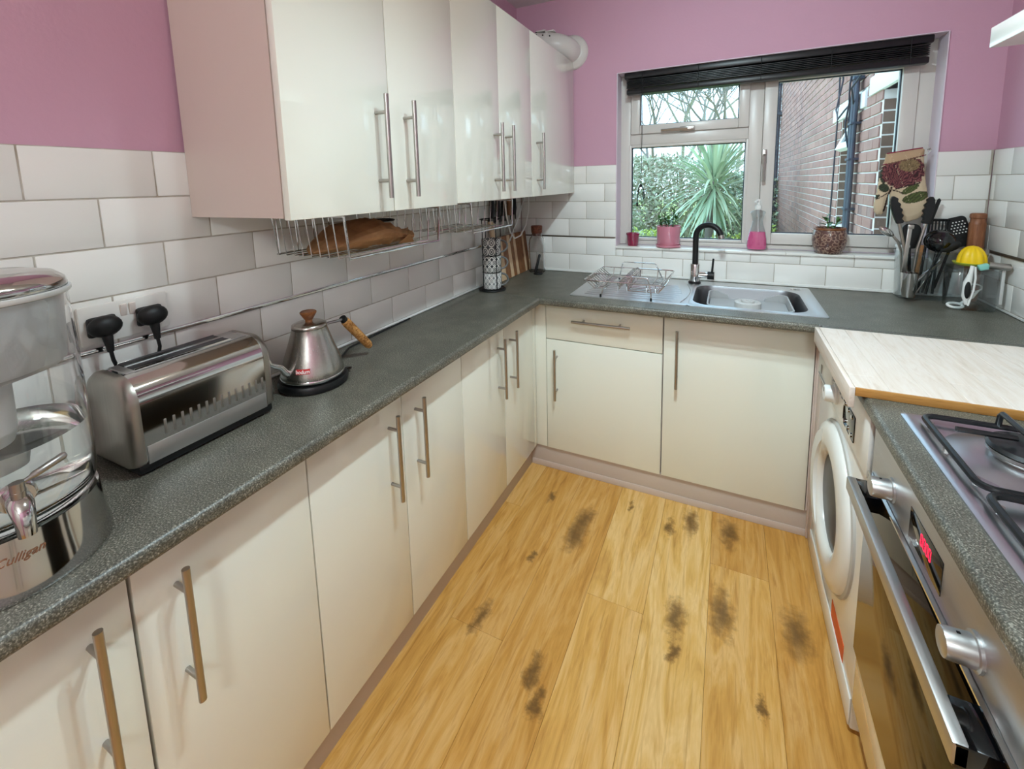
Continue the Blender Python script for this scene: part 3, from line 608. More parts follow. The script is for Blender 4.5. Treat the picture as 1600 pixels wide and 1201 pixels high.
# ================================================================== OVEN
ox = 1.441; oy1, oy0 = -1.245, -1.845
t = thing('built_in_oven', 'stainless steel built-in oven with dark glass door under the gas hob', 'oven', (1.75, (oy0+oy1)/2, .27))
b = MB(); b.box(ox+.02, XR-.05, oy0+.004, oy1-.004, .272, ZT-TH-.035); obj('housing', b, 'dark_print', t)
b = MB(); b.box(ox, ox+.022, oy0, oy1, .738, ZT-TH-.003, .002); fa = obj('fascia', b, 'oven_steel', t)
b = MB(); b.box(ox-.006, ox+.02, oy0, oy1, .272, .732, .002); od = obj('door', b, 'oven_glass', t)
b = MB(); b.box(ox-.007, ox+.006, oy0, oy1, .7325, .7365); obj('door_edge', b, 'chrome', od)
b = MB(); b.box(ox-.052, ox-.034, oy0+.03, oy1-.028, .697, .729, .003); h_ = obj('handle', b, 'brushed_steel', od)
for ya in (oy0+.030, oy1-.095):
    b = MB(); b.box(ox-.050, ox-.004, ya, ya+.065, .694, .7285, .002); obj('handle_bracket', b, 'black_gloss', h_)
for y in (-1.378, -1.722):
    mtx = Matrix.Translation((ox, y, .778)) @ Matrix.Rotation(-PI/2, 4, 'Y')
    b = MB(); b.lathe([(.0245, 0), (.0245, .004), (.0205, .005), (.0195, .032), (.0185, .036), (.016, .037)], 0, 0, 32, mtx=mtx); kn = obj('control_knob', b, 'brushed_steel', fa)
    b = MB(); b.box(ox-.022, ox-.018, y-.0015, y+.0015, .7975, .799); obj('knob_mark', b, 'black_plastic', kn)
b = MB(); b.box(ox-.0012, ox+.002, -1.612, -1.476, .756, .814, .001); dp = obj('clock_display', b, 'black_gloss', fa)
# seven-segment digits, glowing red
SEG = {'0': 'abcdef', '1': 'bc', '2': 'abged', '3': 'abgcd', '4': 'fgbc', '5': 'afgcd'}
b = MB(); dx = .008; yy = -1.533
for ch in '0000':
    for s_ in SEG[ch]:
        y0_, z0_ = {'a': (0, .010), 'd': (0, -.010), 'g': (0, 0), 'b': (-.0035, .005), 'c': (-.0035, -.005), 'f': (.0035, .005), 'e': (.0035, -.005)}[s_]
        hw, hz = (.0026, .0009) if s_ in 'adg' else (.0009, .0042)
        b.box(ox-.0018, ox-.0011, yy+y0_-hw, yy+y0_+hw, .790+z0_-hz, .790+z0_+hz)
    yy -= .0115
obj('clock_digits', b, 'red_digits', dp)
b = MB(); b.box(ox+.002, ox+.02, oy0, oy1+.002, .118, .268, .0015); b.box(ox+.05, ox+.066, oy0, oy1+.01, .0, .116)
solo('oven_plinth_panel', b, 'door', 'white panel below the oven down to the floor', 'panel', (ox, -1.55, 0))
t = thing('base_cabinet', 'added white gloss base cabinet on the right wall behind the camera, for reflections', 'cabinet', (1.75, -2.52, ZDB))  # added out of view so the steel reflects white doors, not pink wall
b = MB(); b.box(ox+DT+.003, XR-.02, -3.19, oy0-.004, ZDB, ZT-TH-.001); obj('carcass', b, 'white_panel', t)
b = MB(); b.box(ox+.06, ox+.076, -3.19, oy0-.004, 0, ZDB-.001); obj('plinth', b, 'plinth', t)
for ya, yb, hy in ((-2.52, oy0-.005, -2.46), (-3.19, -2.523, -2.58)):
    b = MB(); b.box(ox+.002, ox+.002+DT, ya, yb, ZDB, ZT-TH-.004, .0015); d = obj('door', b, 'door', t); bar_handle(d, (ox+.002, hy, .671), (0, 0, 1), .25, (-1, 0, 0))
# ================================================================== GAS HOB
t = thing('gas_hob', 'stainless steel gas hob with black pan supports set in the right worktop', 'hob', (1.74, -1.55, ZT))
zh = ZT+.004; N = 5
b = MB(); b.loft([rrect(HX0, HX1, HY0, HY1, .012, ZT, N), rrect(HX0, HX1, HY0, HY1, .012, zh, N), rrect(HX0+.006, HX1-.006, HY0+.006, HY1-.006, .012, zh+.003, N), rrect(HX0+.022, HX1-.022, HY0+.02, HY1-.02, .014, zh+.003, N), rrect(HX0+.03, HX1-.03, HY0+.028, HY1-.028, .014, zh-.003, N)], True, True)
tray = obj('tray', b, 'hob_steel', t, ang=50)
burners = [(1.618, -1.405, .058), (1.86, -1.405, .042), (1.618, -1.68, .042), (1.86, -1.68, .05)]
for bx_, by_, br in burners:
    b = MB(); b.lathe([(br+.055, zh-.003), (br+.035, zh+.002), (br+.012, zh+.008), (br-.004, zh+.008)], bx_, by_, 36); bd = obj('dished_collar', b, 'hob_steel', tray)
    b = MB(); b.lathe([(br*.86, zh+.006), (br*.9, zh+.014), (br, zh+.018), (br, zh+.024), (br*.9, zh+.025)], bx_, by_, 40); bu = obj('burner', b, 'handle_steel', t)
    b = MB(); b.lathe([(br*.98, zh+.0248), (br*1.02, zh+.028), (br*.95, zh+.033), (0.001, zh+.0345)], bx_, by_, 40); obj('burner_cap', b, 'cast_black', bu)
def pan_support(y0, y1, bys):
    b = MB(); x0, x1 = HX0+.028, HX1-.05; zp = zh+.014
    b.tube(rrect(x0, x1, y0, y1, .022, zp, 5), .0058, 8, True); g_ = obj('pan_support', b, 'cast_black', t)
    b = MB()
    for x in (x0+.006, (x0+x1)/2, x1-.006):
        for y in (y0+.03, y1-.03): b.cyl((x if x != (x0+x1)/2 else x, y, zh+.0005), (x, y, zp), .005, None, 8)
    b.cyl((x0, (y0+y1)/2, zh+.0005), (x0, (y0+y1)/2, zp), .006, None, 8); obj('stud', b, 'handle_steel', g_)
    for bx_, by_, br in burners:
        if not y0 < by_ < y1: continue
        zf_ = zh+.046
        for dx, dy in ((0, 1), (0, -1), (1, 0), (-1, 0)):
            yb = y1 if dy > 0 else y0
            if dy: P = [(bx_, yb, zp), (bx_, yb-dy*.004, zf_-.008), (bx_, yb-dy*.012, zf_), (bx_, by_+dy*.022, zf_)]
            else:
                far = bx_+dx*(.103 if (bx_ < 1.7) == (dx < 0) else .115); far = max(x0, min(x1, far))
                if far in (x0, x1): P = [(far, by_+.06*0+.05, zp), (far+.0, by_+.05, zf_-.01), (far-dx*.01, by_+.05, zf_-.002), (bx_+dx*.03, by_+.012, zf_)]
                else: P = [(far, by_, zf_), (bx_+dx*.022, by_, zf_)]
            q = MB(); q.tube(P, .005, 8); obj('finger', q, 'cast_black', g_)
pan_support(-1.538, HY1-.030, None); pan_support(HY0+.022, -1.552, None)
for k in range(4):
    b = MB(); b.lathe([(.020, zh-.002), (.020, zh+.004), (.016, zh+.005), (.0155, zh+.022), (.013, zh+.024)], 1.968, -1.43-k*.075, 24); obj('hob_knob', b, 'black_plastic', t)
# ================================================================== EXTRACTOR HOOD
hy1, hy0 = -1.135, -1.735
t = thing('extractor_hood', 'pale metal cooker hood on the right wall above the hob', 'cooker hood', (1.83, -1.43, 1.664))
b = MB(); b.box(1.60, XR-.0005, hy0, hy1, 1.6635, 1.704, .002); obj('visor', b, 'hood_metal' if 'hood_metal' in MT else 'white_enamel', t)
b = MB(); b.prism([(1.80, 1.704), (XR-.0005, 1.704), (XR-.0005, 1.78), (1.86, 1.78)], .6, Matrix.Translation((0, hy1, 0)) @ Matrix.Rotation(PI/2, 4, 'X')); obj('canopy', b, 'white_enamel', t)
b = MB(); b.box(1.64, 2.0, hy0+.03, hy1-.03, 1.659, 1.6635); obj('grease_filter', b, 'dark_print', t)

# ================================================================== CEILING LIGHT (throws the handle and cabinet shadows)
lx, ly = 1.02, -1.60
t = thing('ceiling_spotlight_bar', 'white bar with three bare round bulbs on the kitchen ceiling', 'ceiling light', (lx, ly, ZC))
b = MB(); b.box(lx-.03, lx+.03, ly-.24, ly+.24, ZC-.028, ZC-.0005, .006); obj('mounting_bar', b, 'white_enamel', t)
for k in (-1, 0, 1):
    b = MB(); b.cyl((lx, ly+k*.18, ZC-.026), (lx, ly+k*.18, ZC-.06), .018, None, 18); sk = obj('socket', b, 'white_plastic', t)
    b = MB(); b.ball((lx, ly+k*.18, ZC-.085), .03, seg=20); obj('bulb', b, 'bulb', sk)
    ld = bpy.data.lights.new('bulb_light', 'SPOT'); ld.energy = LAMP_W*(.95, 1.6, 1.25)[k+1]; ld.color = (.76, .98, 1.06); ld.shadow_soft_size = .028; ld.spot_size = math.radians(142); ld.spot_blend = 1.
    lo = bpy.data.objects.new('bulb_light', ld); COL.objects.link(lo); lo.location = (lx, ly+k*.18, ZC-.150); lo.rotation_euler = Vector(((.10, -.05, -1), (.08, .15, -1), (.15, .80, -.62))[k+1]).to_track_quat('-Z', 'Y').to_euler()
gx_, gy_ = 1.25, -3.6
t = thing('added_fill_globe', 'added round white fill lamp, unseen on the ceiling behind the camera', 'ceiling light', (gx_, gy_, ZC))  # added fill lamp out of view, evens out the room light
b = MB(); b.lathe([(.06, ZC-.0005), (.06, ZC-.03), (.04, ZC-.045)], gx_, gy_, 28); obj('fill_globe_rose', b, 'white_enamel', t)
b = MB(); b.ball((gx_, gy_, ZC-.145), .11, seg=28); obj('globe', b, 'bulb', t)
ld = bpy.data.lights.new('fill_light', 'POINT'); ld.energy = FILL_GLOBE_W; ld.color = (.80, .98, 1.04); ld.shadow_soft_size = .11
lo = bpy.data.objects.new('fill_light', ld); COL.objects.link(lo); lo.location = (gx_, gy_, ZC-.38)
# ================================================================== SOCKET, PLUGS
t = thing('double_socket', 'white double wall socket with two black plugs behind the toaster', 'socket', (0, -1.99, 1.112))
b = MB(); b.box(.0003, .0095, -2.066, -1.914, 1.112, 1.190, .003); obj('faceplate', b, 'socket_plastic', t)
for y in (-1.994, -1.979):
    b = MB(); b.obox((.0095, y, 1.170), (.006, .011, .024), Matrix.Rotation(math.radians(9), 3, 'Y'), .001); obj('switch', b, 'switch_pinkish', t)
for y, lab, tx_ in ((-2.034, 'black three-pin plug in the socket half nearer the camera', -2.005), (-1.953, 'black three-pin plug in the socket half nearer the kettle', -1.955)):
    p_ = thing('mains_plug', lab, 'plug', (.01, y, 1.145), 'black plugs in the double socket')
    b = MB(); b.ball((.028, y, 1.149), .03, (.62, .93, .72), 20); b.box(.0098, .022, y-.024, y+.024, 1.128, 1.168, .006); obj('body', b, 'matt_black', p_)
    b = MB(); b.tube([(.030, y, 1.134), (.034, y, 1.118), (.034, y+.001, 1.098)], [.0095, .0075, .0055], 10); obj('strain_relief', b, 'matt_black', p_)
    b = MB(); b.tube([(.034, y+.001, 1.10), (.034, y+.003, 1.08), (.026, (y+tx_)/2, 1.045), (.014, tx_, .98), (.012, tx_+.01, .912), (.012, tx_+.04, .907)], .0036, 8); obj('cable', b, 'matt_black', p_)
# ================================================================== TOASTER
ty0, ty1 = -2.082, -1.802; txa, txb = .028, .184
t = thing('toaster', 'long-slot stainless steel toaster between the water dispenser and the kettle', 'toaster', (.106, -1.955, ZT))
def tprof(y, ins, zin=0., n=7):
    x0, x1, z0, z1 = txa+ins, txb-ins, .912, 1.078-zin; r = .05; r2 = .012; P = []
    for cx, cz, a0, rr in ((x1-r, z1-r, 0, r), (x0+r, z1-r, 90, r), (x0+r2, z0+r2, 180, r2), (x1-r2, z0+r2, 270, r2)):
        for k in range(n+1):
            a = math.radians(a0+90*k/n); P.append((cx+rr*math.cos(a), y, cz+rr*math.sin(a)))
    return P
b = MB(); b.box(txa+.006, txb-.004, ty0+.008, ty1-.006, ZT+.004, .916, .006)
for x in (txa+.02, txb-.02):
    for y in (ty0+.03, ty1-.03): b.cyl((x, y, ZT), (x, y, ZT+.006), .01, None, 12)
obj('base', b, 'black_plastic', t)
b = MB(); b.loft([tprof(ty0+.020, 0), tprof(ty1-.020, 0)], False, False); obj('wrap', b, 'polished_steel', t, ang=50)
for ya, yb, nm in ((ty0+.0205, ty0, 1), (ty1-.0205, ty1, -1)):
    b = MB(); b.loft([tprof(ya, -.0012), tprof(ya+(yb-ya)*.45, -.0012), tprof(ya+(yb-ya)*.8, .003, .004), tprof(yb, .012, .012)], True, True); obj('end_cap', b, 'brushed_steel_z', t, ang=60)
b = MB(); b.box(txb-.003, txb+.0012, ty0+.023, ty1-.023, .9135, .948, .001); obj('lower_band', b, 'brushed_steel', t)
b = MB(); b.box(txa+.045, txb-.045, ty0+.026, ty1-.026, 1.0775, 1.0795, .001); tp = obj('top_plate', b, 'brushed_steel', t)
for x in (.088, .124):
    b = MB(); b.box(x-.0125, x+.0125, ty0+.040, ty1-.060, 1.0785, 1.0802); sl = obj('bread_slot', b, 'black_plastic', t)
    b = MB(); b.box(x+.0125, x+.0140, ty0+.040, ty1-.060, 1.0785, 1.0822); b.box(x-.0140, x-.0125, ty0+.040, ty1-.060, 1.0785, 1.0822); obj('slot_edge', b, 'chrome', sl)
for k in range(14):
    y = -2.026+k*.0150; b = MB(); b.box(txb-.002, txb+.0014, y-.0024, y+.0024, .957, .986, .0012, 2); obj('vent_slot', b, 'handle_steel', t)
# ================================================================== KETTLE
kx, ky = .138, -1.658
t = thing('kettle_stand', 'round black power stand under the steel kettle', 'kettle stand', (kx, ky, ZT))
b = MB(); b.lathe([(.080, ZT), (.087, ZT+.004), (.088, ZT+.012), (.084, ZT+.020), (.070, ZT+.0225)], kx, ky, 48); obj('plate', b, 'black_plastic', t)
b = MB(); b.tube([(kx-.02, ky+.08, ZT+.010), (kx-.05, ky+.13, ZT+.005), (kx-.10, ky+.22, ZT+.0045), (.024, ky+.42, ZT+.0045), (.020, ky+.55, ZT+.0045)], .0034, 8); obj('cable', b, 'black_plastic', t)
t = thing('kettle', 'brushed steel gooseneck kettle with cork handle and red label', 'kettle', (kx, ky, ZT+.0235))
b = MB(); b.lathe([(.066, ZT+.0235), (.077, ZT+.027), (.0785, ZT+.034), (.0765, ZT+.046), (.071, ZT+.066), (.063, ZT+.090), (.054, ZT+.116), (.0475, ZT+.138), (.0435, ZT+.152), (.0435, ZT+.1545)], kx, ky, 56); obj('body', b, 'kettle_steel', t, ang=60)
b = MB(); b.lathe([(.0775, ZT+.0245), (.0795, ZT+.028), (.0795, ZT+.031), (.0785, ZT+.033)], kx, ky, 56, False); obj('bottom_ring', b, 'chrome', t)
b = MB(); b.lathe([(.0430, ZT+.155), (.0440, ZT+.157), (.0425, ZT+.163), (.034, ZT+.167), (.012, ZT+.169)], kx, ky, 48); ld_ = obj('lid', b, 'kettle_steel', t, ang=60)
b = MB(); b.lathe([(.009, ZT+.168), (.009, ZT+.175), (.011, ZT+.176), (.0205, ZT+.192), (.0205, ZT+.195), (.018, ZT+.197)], kx, ky, 28); obj('knob', b, 'knob_wood', ld_)
b = MB(); b.tube([(kx, ky+.044, ZT+.12), (kx, ky+.0475, ZT+.138), (kx, ky+.060, ZT+.146), (kx, ky+.108, ZT+.1415), (kx, ky+.118, ZT+.136)], .0042, 8); b.box(kx-.006, kx+.006, ky+.043, ky+.052, ZT+.112, ZT+.145, .002); arm = obj('handle_arm', b, 'handle_steel', t)
b = MB(); p0, p1 = Vector((kx, ky+.117, ZT+.139)), Vector((kx, ky+.211, ZT+.028)); b.tube([p0.lerp(p1, f) for f in (0, .04, .12, .5, .93, 1)], [.009, .0122, .0132, .0128, .0122, .009], 18); h_ = obj('grip', b, 'cork', t)
b = MB(); b.cyl(p0.lerp(p1, -.06), p0.lerp(p1, .02), .0105, None, 16); obj('grip_collar', b, 'black_plastic', h_)
b = MB(); b.tube([(kx, ky-.070, ZT+.052), (kx, ky-.082, ZT+.062), (kx, ky-.092, ZT+.078), (kx, ky-.108, ZT+.087), (kx, ky-.120, ZT+.096), (kx, ky-.130, ZT+.125), (kx, ky-.134, ZT+.138), (kx, ky-.141, ZT+.141)], [.010, .0085, .007, .006, .0055, .005, .005, .0048], 12); obj('spout', b, 'chrome', t)
b = MB(); b.ball((kx+.035, ky+.083, ZT+.012), .012, (1, 1.2, .35)); obj('switch_tab', b, 'black_gloss', bpy.data.objects['kettle_stand'])
# label curved round the body: 'bodum'
def kmap(r_of, a0, zc):
    def f(x, y, z):
        zz = zc+y; r = r_of(zz)+z+.0004; a = a0+x/r; return (kx+r*math.cos(a), ky+r*math.sin(a), zz)
    return f
def kr(z):
    P = [(.0785, ZT+.034), (.0765, ZT+.046), (.071, ZT+.066), (.063, ZT+.090)]
    for (r0, z0), (r1, z1) in zip(P, P[1:]):
        if z0 <= z <= z1: return r0+(r1-r0)*(z-z0)/(z1-z0)
    return .0785
a0 = math.radians(-58); f = kmap(kr, a0, ZT+.060)
V = []; F = []; nx = 10
for j in range(5):
    for i in range(nx+1): V.append(f(-.0175+.035*i/nx, -.0062+.0124*j/4, .0003))
for j in range(4):
    for i in range(nx): a = j*(nx+1)+i; F.append((a, a+1, a+nx+2, a+nx+1))
b = MB(); b.faces(V, F); lb = obj('label', b, 'red_label', t)
textobj('lettering', 'bodum', .0125, lambda x, y, z: f(x, y-.0003, .0009+z), 'white_print', lb, spacing=.95)
# ================================================================== WATER DISPENSER
dx_, dy_ = .226, -2.246
t = thing('water_dispenser', 'glass water dispenser with steel lid, base and tap, left of the toaster', 'water dispenser', (dx_, dy_, ZT))
b = MB(); b.lathe([(.1035, ZT), (.1055, ZT+.003), (.1055, ZT+.008), (.102, ZT+.028), (.0985, ZT+.060), (.0968, ZT+.080), (.0965, ZT+.083), (.088, ZT+.083), (.088, ZT+.078), (.092, ZT+.05), (.092, ZT+.004)], dx_, dy_, 72, False); obj('base', b, 'polished_steel', t, ang=50)
b = MB(); z0 = ZT+.0845
b.lathe([(.001, z0), (.084, z0), (.093, z0+.004), (.0975, z0+.02), (.0990, z0+.06), (.0985, z0+.12), (.0975, z0+.2), (.0955, z0+.28), (.095, z0+.294), (.092, z0+.294), (.0925, z0+.28), (.0945, z0+.2), (.0955, z0+.12), (.0955, z0+.06), (.094, z0+.024), (.090, z0+.013), (.082, z0+.010), (.001, z0+.010)], dx_, dy_, 72, False); obj('glass_jar', b, 'clear_glass', t, ang=60)
b = MB(); b.lathe([(.001, z0+.0105), (.0815, z0+.0105), (.0895, z0+.0135), (.0935, z0+.0245), (.0950, z0+.06), (.0950, z0+.105), (.001, z0+.105)], dx_, dy_, 64, False); obj('water', b, 'water', t, ang=50)
zl = z0+.295
b = MB(); b.lathe([(.0975, zl), (.0995, zl+.002), (.0995, zl+.007), (.096, zl+.008), (.090, zl+.002), (.0898, zl-.012), (.0855, zl-.092), (.079, zl-.100), (.046, zl-.112), (.0455, zl-.108), (.077, zl-.096), (.0825, zl-.088), (.0868, zl-.01), (.0875, zl)], dx_, dy_, 64, False); obj('filter_funnel', b, 'frosted_plastic', t, ang=50)
b = MB(); b.lathe([(.040, zl-.108), (.041, zl-.114), (.040, zl-.190), (.037, zl-.220), (.035, zl-.236), (.001, zl-.238)], dx_-.02, dy_-.01, 48, False); obj('filter_cartridge', b, 'white_plastic', t, ang=50)
b = MB(); b.lathe([(.095, zl+.0085), (.0965, zl+.012), (.0945, zl+.020), (.084, zl+.029), (.062, zl+.034), (.03, zl+.0365), (.0, zl+.037)], dx_, dy_, 64); obj('lid', b, 'polished_steel', t, ang=60)
sa = math.radians(-7); sd = Vector((math.cos(sa), math.sin(sa), 0)); sp = Vector((dx_, dy_, 1.030)); zz = Vector((0, 0, 1))
b = MB(); b.tube([sp+sd*.0985, sp+sd*.105], [.020, .017], 24); b.tube([sp+sd*.103, sp+sd*.114, sp+sd*.127-zz*.003, sp+sd*.135-zz*.015, sp+sd*.137-zz*.036], [.0115, .0125, .012, .010, .0085], 18); tp = obj('tap', b, 'polished_steel', t, ang=60)
b = MB(); b.cyl(sp+sd*.122+zz*.006, sp+sd*.122+zz*.028, .0068, None, 16); b.cyl(sp+sd*.122+zz*.0145, sp+sd*.122+zz*.0165, .0074, None, 16); obj('valve', b, 'handle_steel', tp)
pv = sp+sd*.122+zz*.024; pd = Vector((-.25, .96, .16)).normalized()
b = MB(); b.tube([pv, pv+pd*.014, pv+pd*.017, pv+pd*.050, pv+pd*.053], [.0025, .0027, .0045, .005, .0035], 12); obj('tap_lever', b, 'handle_steel', tp)
# engraved name on the steel base: 'Culligan'
def dmap(x, y, z):
    zz_ = ZT+.058+y; r = .0986-(zz_-ZT-.060)*.10+.0006+z; a = math.radians(-10.5)+x/r; return (dx_+r*math.cos(a), dy_+r*math.sin(a), zz_)
textobj('lettering', 'Culligan', .0145, dmap, 'brown_print', t, .45)
# ================================================================== UNDER-SHELF BASKETS
def basket(y0, y1, label):
    t = thing('under_shelf_basket', label, 'basket', (.17, (y0+y1)/2, 1.233), 'wire baskets hanging under the wall cabinets')
    xb, xf, zt_, zb = .035, .305, 1.340, 1.236; rw = .0019
    b = MB(); b.tube([(xf, y0, zt_), (xf, y0+.010, zb), (xf, y1-.010, zb), (xf, y1, zt_)], .0034, 8); b.tube([(xf, y0, zt_), (xb, y0, zt_), (xb, y1, zt_), (xf, y1, zt_)], .003, 8); obj('frame', b, 'chrome', t)
    b = MB(); n = 8
    for k in range(n): x = xb+.012+(xf-xb-.02)*k/n; b.tube([(x, y0, zt_), (x, y0+.012, zb), (x, y1-.012, zb), (x, y1, zt_)], rw, 6)
    obj('cross_wires', b, 'chrome', t)
    b = MB(); n = 7
    for k in range(n): y = y0+.02+(y1-y0-.04)*k/(n-1); b.tube([(xb, y, zt_), (xb+.006, y, zb)], rw, 6)
    for x in (xb+.006, xb+.09, xb+.19): b.tube([(x, y0+.012, zb), (x, y1-.012, zb)], rw*1.2, 6)
    obj('back_wires', b, 'chrome', t)
    for y in (y0, y1):
        b = MB(); b.tube([(xf, y, zt_), (xf, y, ZUB+.0045), (xf-.05, y, ZUB+.006)], .003, 8); obj('hanger', b, 'chrome', t)
    return t
basket(-1.672, -1.285, 'chrome wire basket under the nearer wall cabinets holding a paper bag')
basket(-1.092, -.755, 'empty chrome wire basket hanging above the mug rack')
# paper bag, crumpled
b = MB(); loops = []; ny = 26; na = 22; rnd = random.Random(3)
for i in range(ny+1):
    f = i/ny; y = -1.655+.315*f
    hw = .012+.095*min(1, (f/.45))**.6*(1 if f < .75 else 1-.25*(f-.75)/.25); hh = .012+.070*math.sin(min(1, f/.62)*PI/2)**1.1*(1 if f < .55 else max(.12, 1-1.55*(f-.55)))
    L_ = []
    for k in range(na):
        a = 2*PI*k/na; nz = noise.noise(Vector((math.cos(a)*1.7, math.sin(a)*1.7, f*7)))*.014+noise.noise(Vector((math.cos(a)*4, math.sin(a)*4, f*17+5)))*.008*(.6+f)
        x = .165+hw*math.cos(a)*(1+nz*3); z = 1.2395+hh*.5+(hh*.5+nz*(.4 if f < .1 else 1.))*math.sin(a); L_.append((x, y+nz*.5, max(1.2395, z)))
    loops.append(L_)
b.loft(loops); t = thing('paper_bag', 'crumpled brown paper bag with dark writing lying in the nearer wire basket', 'paper bag', (.165, -1.5, 1.2395)); obj('bag', b, 'kraft', t, ang=14)
b = MB()   # torn open mouth: folded flaps
for k, (y, x, z, s) in enumerate([(-1.38, .24, 1.262, .05), (-1.352, .19, 1.258, .055), (-1.345, .14, 1.262, .05), (-1.40, .265, 1.256, .045), (-1.365, .225, 1.27, .04)]):
    V = []
    for j in range(4):
        a = j*PI/2+.4*k; V.append((x+s*.5*math.cos(a), y+s*.6*math.sin(a), z+.016*((j % 2)*2-1)*(.6+.1*k)))
    b.faces(V+[(p[0], p[1], p[2]+.0006) for p in V], [(0, 1, 2), (0, 2, 3), (4, 6, 5), (4, 7, 6)])
obj('torn_flap', b, 'kraft', t, ang=5)
# bowl behind the bag
t = thing('steel_bowl', 'small grey bowl with dark rim behind the paper bag in the basket', 'bowl', (.115, -1.345, 1.2395))
b = MB(); b.lathe([(.025, 1.2395), (.04, 1.245), (.048, 1.27), (.051, 1.300), (.049, 1.300), (.046, 1.27), (.038, 1.248), (.02, 1.244)], .105, -1.342, 36, False); obj('wall', b, 'brushed_steel_z', t)
b = MB(); b.tube([(.105+.051*math.cos(2*PI*k/32), -1.342+.051*math.sin(2*PI*k/32), 1.301) for k in range(32)], .0028, 8, True); obj('rim', b, 'rubber_dark', t)
# ================================================================== CORNER: mugs, boards, knives, bottle
mx, my = .088, -.553
t = thing('mug_rack', 'round black wire rack holding three stacked patterned mugs', 'mug rack', (mx, my, ZT))
b = MB(); b.lathe([(.062, ZT), (.064, ZT+.003), (.060, ZT+.006)], mx, my, 40); b.tube([(mx+.064*math.cos(2*PI*k/40), my+.064*math.sin(2*PI*k/40), ZT+.004) for k in range(40)], .0035, 8, True); obj('base', b, 'matt_black', t)
for a in (-115, -35, 55, 150):
    ca, sa_ = math.cos(math.radians(a)), math.sin(math.radians(a)); b = MB(); b.tube([(mx+.053*ca, my+.053*sa_, ZT+.003), (mx+.0515*ca, my+.0515*sa_, ZT+.05), (mx+.0515*ca, my+.0515*sa_, 1.24)], .0022, 8); obj('upright', b, 'matt_black', t)
b = MB(); b.tube([(mx+.0515*math.cos(2*PI*k/40), my+.0515*math.sin(2*PI*k/40), 1.24) for k in range(40)], .0026, 8, True); obj('top_ring', b, 'matt_black', t)
hd = Vector((.80, .60, 0))
for k, (mt, lab) in enumerate([('mug_lattice', 'lowest mug in the rack, pale grey with a fine lattice'), ('mug_stars', 'middle mug in the rack, dark with pale star shapes'), ('mug_circles', 'top mug in the rack, grey with large white overlapping circles')]):
    z = ZT+.0075+k*.0826; mt_ = thing('mug', lab, 'mug', (mx, my, z), 'patterned mugs stacked in the rack')
    b = MB(); b.lathe([(.033, z), (.042, z+.003), (.046, z+.014), (.0475, z+.072), (.048, z+.081), (.045, z+.081), (.0445, z+.07), (.043, z+.014), (.03, z+.006)], mx, my, 48); bo = obj('body', b, mt, mt_, ang=50)
    c = Vector((mx, my, z+.042))+hd*.046; b = MB(); b.tube([c+hd*.034*math.sin(PI*q/12)*1.0+zz*.029*math.cos(PI*q/12) for q in range(13)], .005, 10); obj('handle', b, 'mug_grey', mt_)
# striped boards leaning on the left wall
def lean_board(y0, y1, h, label, stripes, handle=False, x0=.058):
    a = math.atan2(x0-.026, h*1.1); th = .016
    t = thing('serving_board', label, 'wooden board', (x0, (y0+y1)/2, ZT+.004), 'striped wooden boards leaning in the corner')
    R_ = Matrix.Translation((x0, 0, ZT+.002)) @ Matrix.Rotation(-a, 4, 'Y'); ya = y0
    for wd, mt in stripes:
        yb = ya+wd*(y1-y0); b = MB(); b.box(-th, 0, ya+.0002, yb-.0002, 0, h-(.012 if (handle and False) else 0), .001, 1, R_); obj('stripe', b, mt, t); ya = yb
    if handle:
        b = MB(); c = y0+.042; b.box(-th, 0, c-.020, c+.020, h+.0003, h+.09, .006, 2, R_); obj('handle', b, 'light_acacia', t)
    return t
lean_board(-.452, -.232, .235, 'paddle board with a handle, striped in light and dark wood, behind the mug rack', [(.30, 'light_acacia'), (.26, 'light_acacia'), (.27, 'dark_acacia'), (.17, 'light_acacia')], True)
lean_board(-.228, -.012, .235, 'striped wooden board without a handle in the corner beside the bottle', [(.16, 'dark_acacia'), (.14, 'light_acacia'), (.40, 'dark_acacia'), (.12, 'light_acacia'), (.18, 'dark_acacia')], False)
# knives on a wall bar behind the boards
b = MB(); b.box(.0005, .014, -.42, -.10, 1.205, 1.235, .003); solo('knife_bar', b, 'rubber_dark', 'dark magnetic bar on the tiles behind the wooden boards', 'knife rack', (.0, -.26, 1.205))
for k, (y, lab) in enumerate([(-.405, 'dark-handled knife on the wall bar nearest the mug rack'), (-.34, 'second dark-handled knife on the bar counted from the mug rack'), (-.275, 'third dark-handled knife on the bar counted from the mug rack'), (-.205, 'wide dark-handled knife on the bar behind the white cable'), (-.14, 'dark-handled knife on the bar nearest the window wall')]):
    t = thing('knife', lab, 'knife', (.016, y, 1.12), 'knives on the wall bar')
    b = MB(); b.box(.0145, .0165, y-.014, y+.014, 1.10+.01*k, 1.235, .0008, 1); obj('blade', b, 'brushed_steel_z', t)
    b = MB(); b.tube([(.018, y, 1.234), (.020, y, 1.27), (.019, y, 1.338)], [.012, .0145, .012], 10); obj('handle', b, 'dark_acacia' if k == 3 else 'rubber_dark', t)
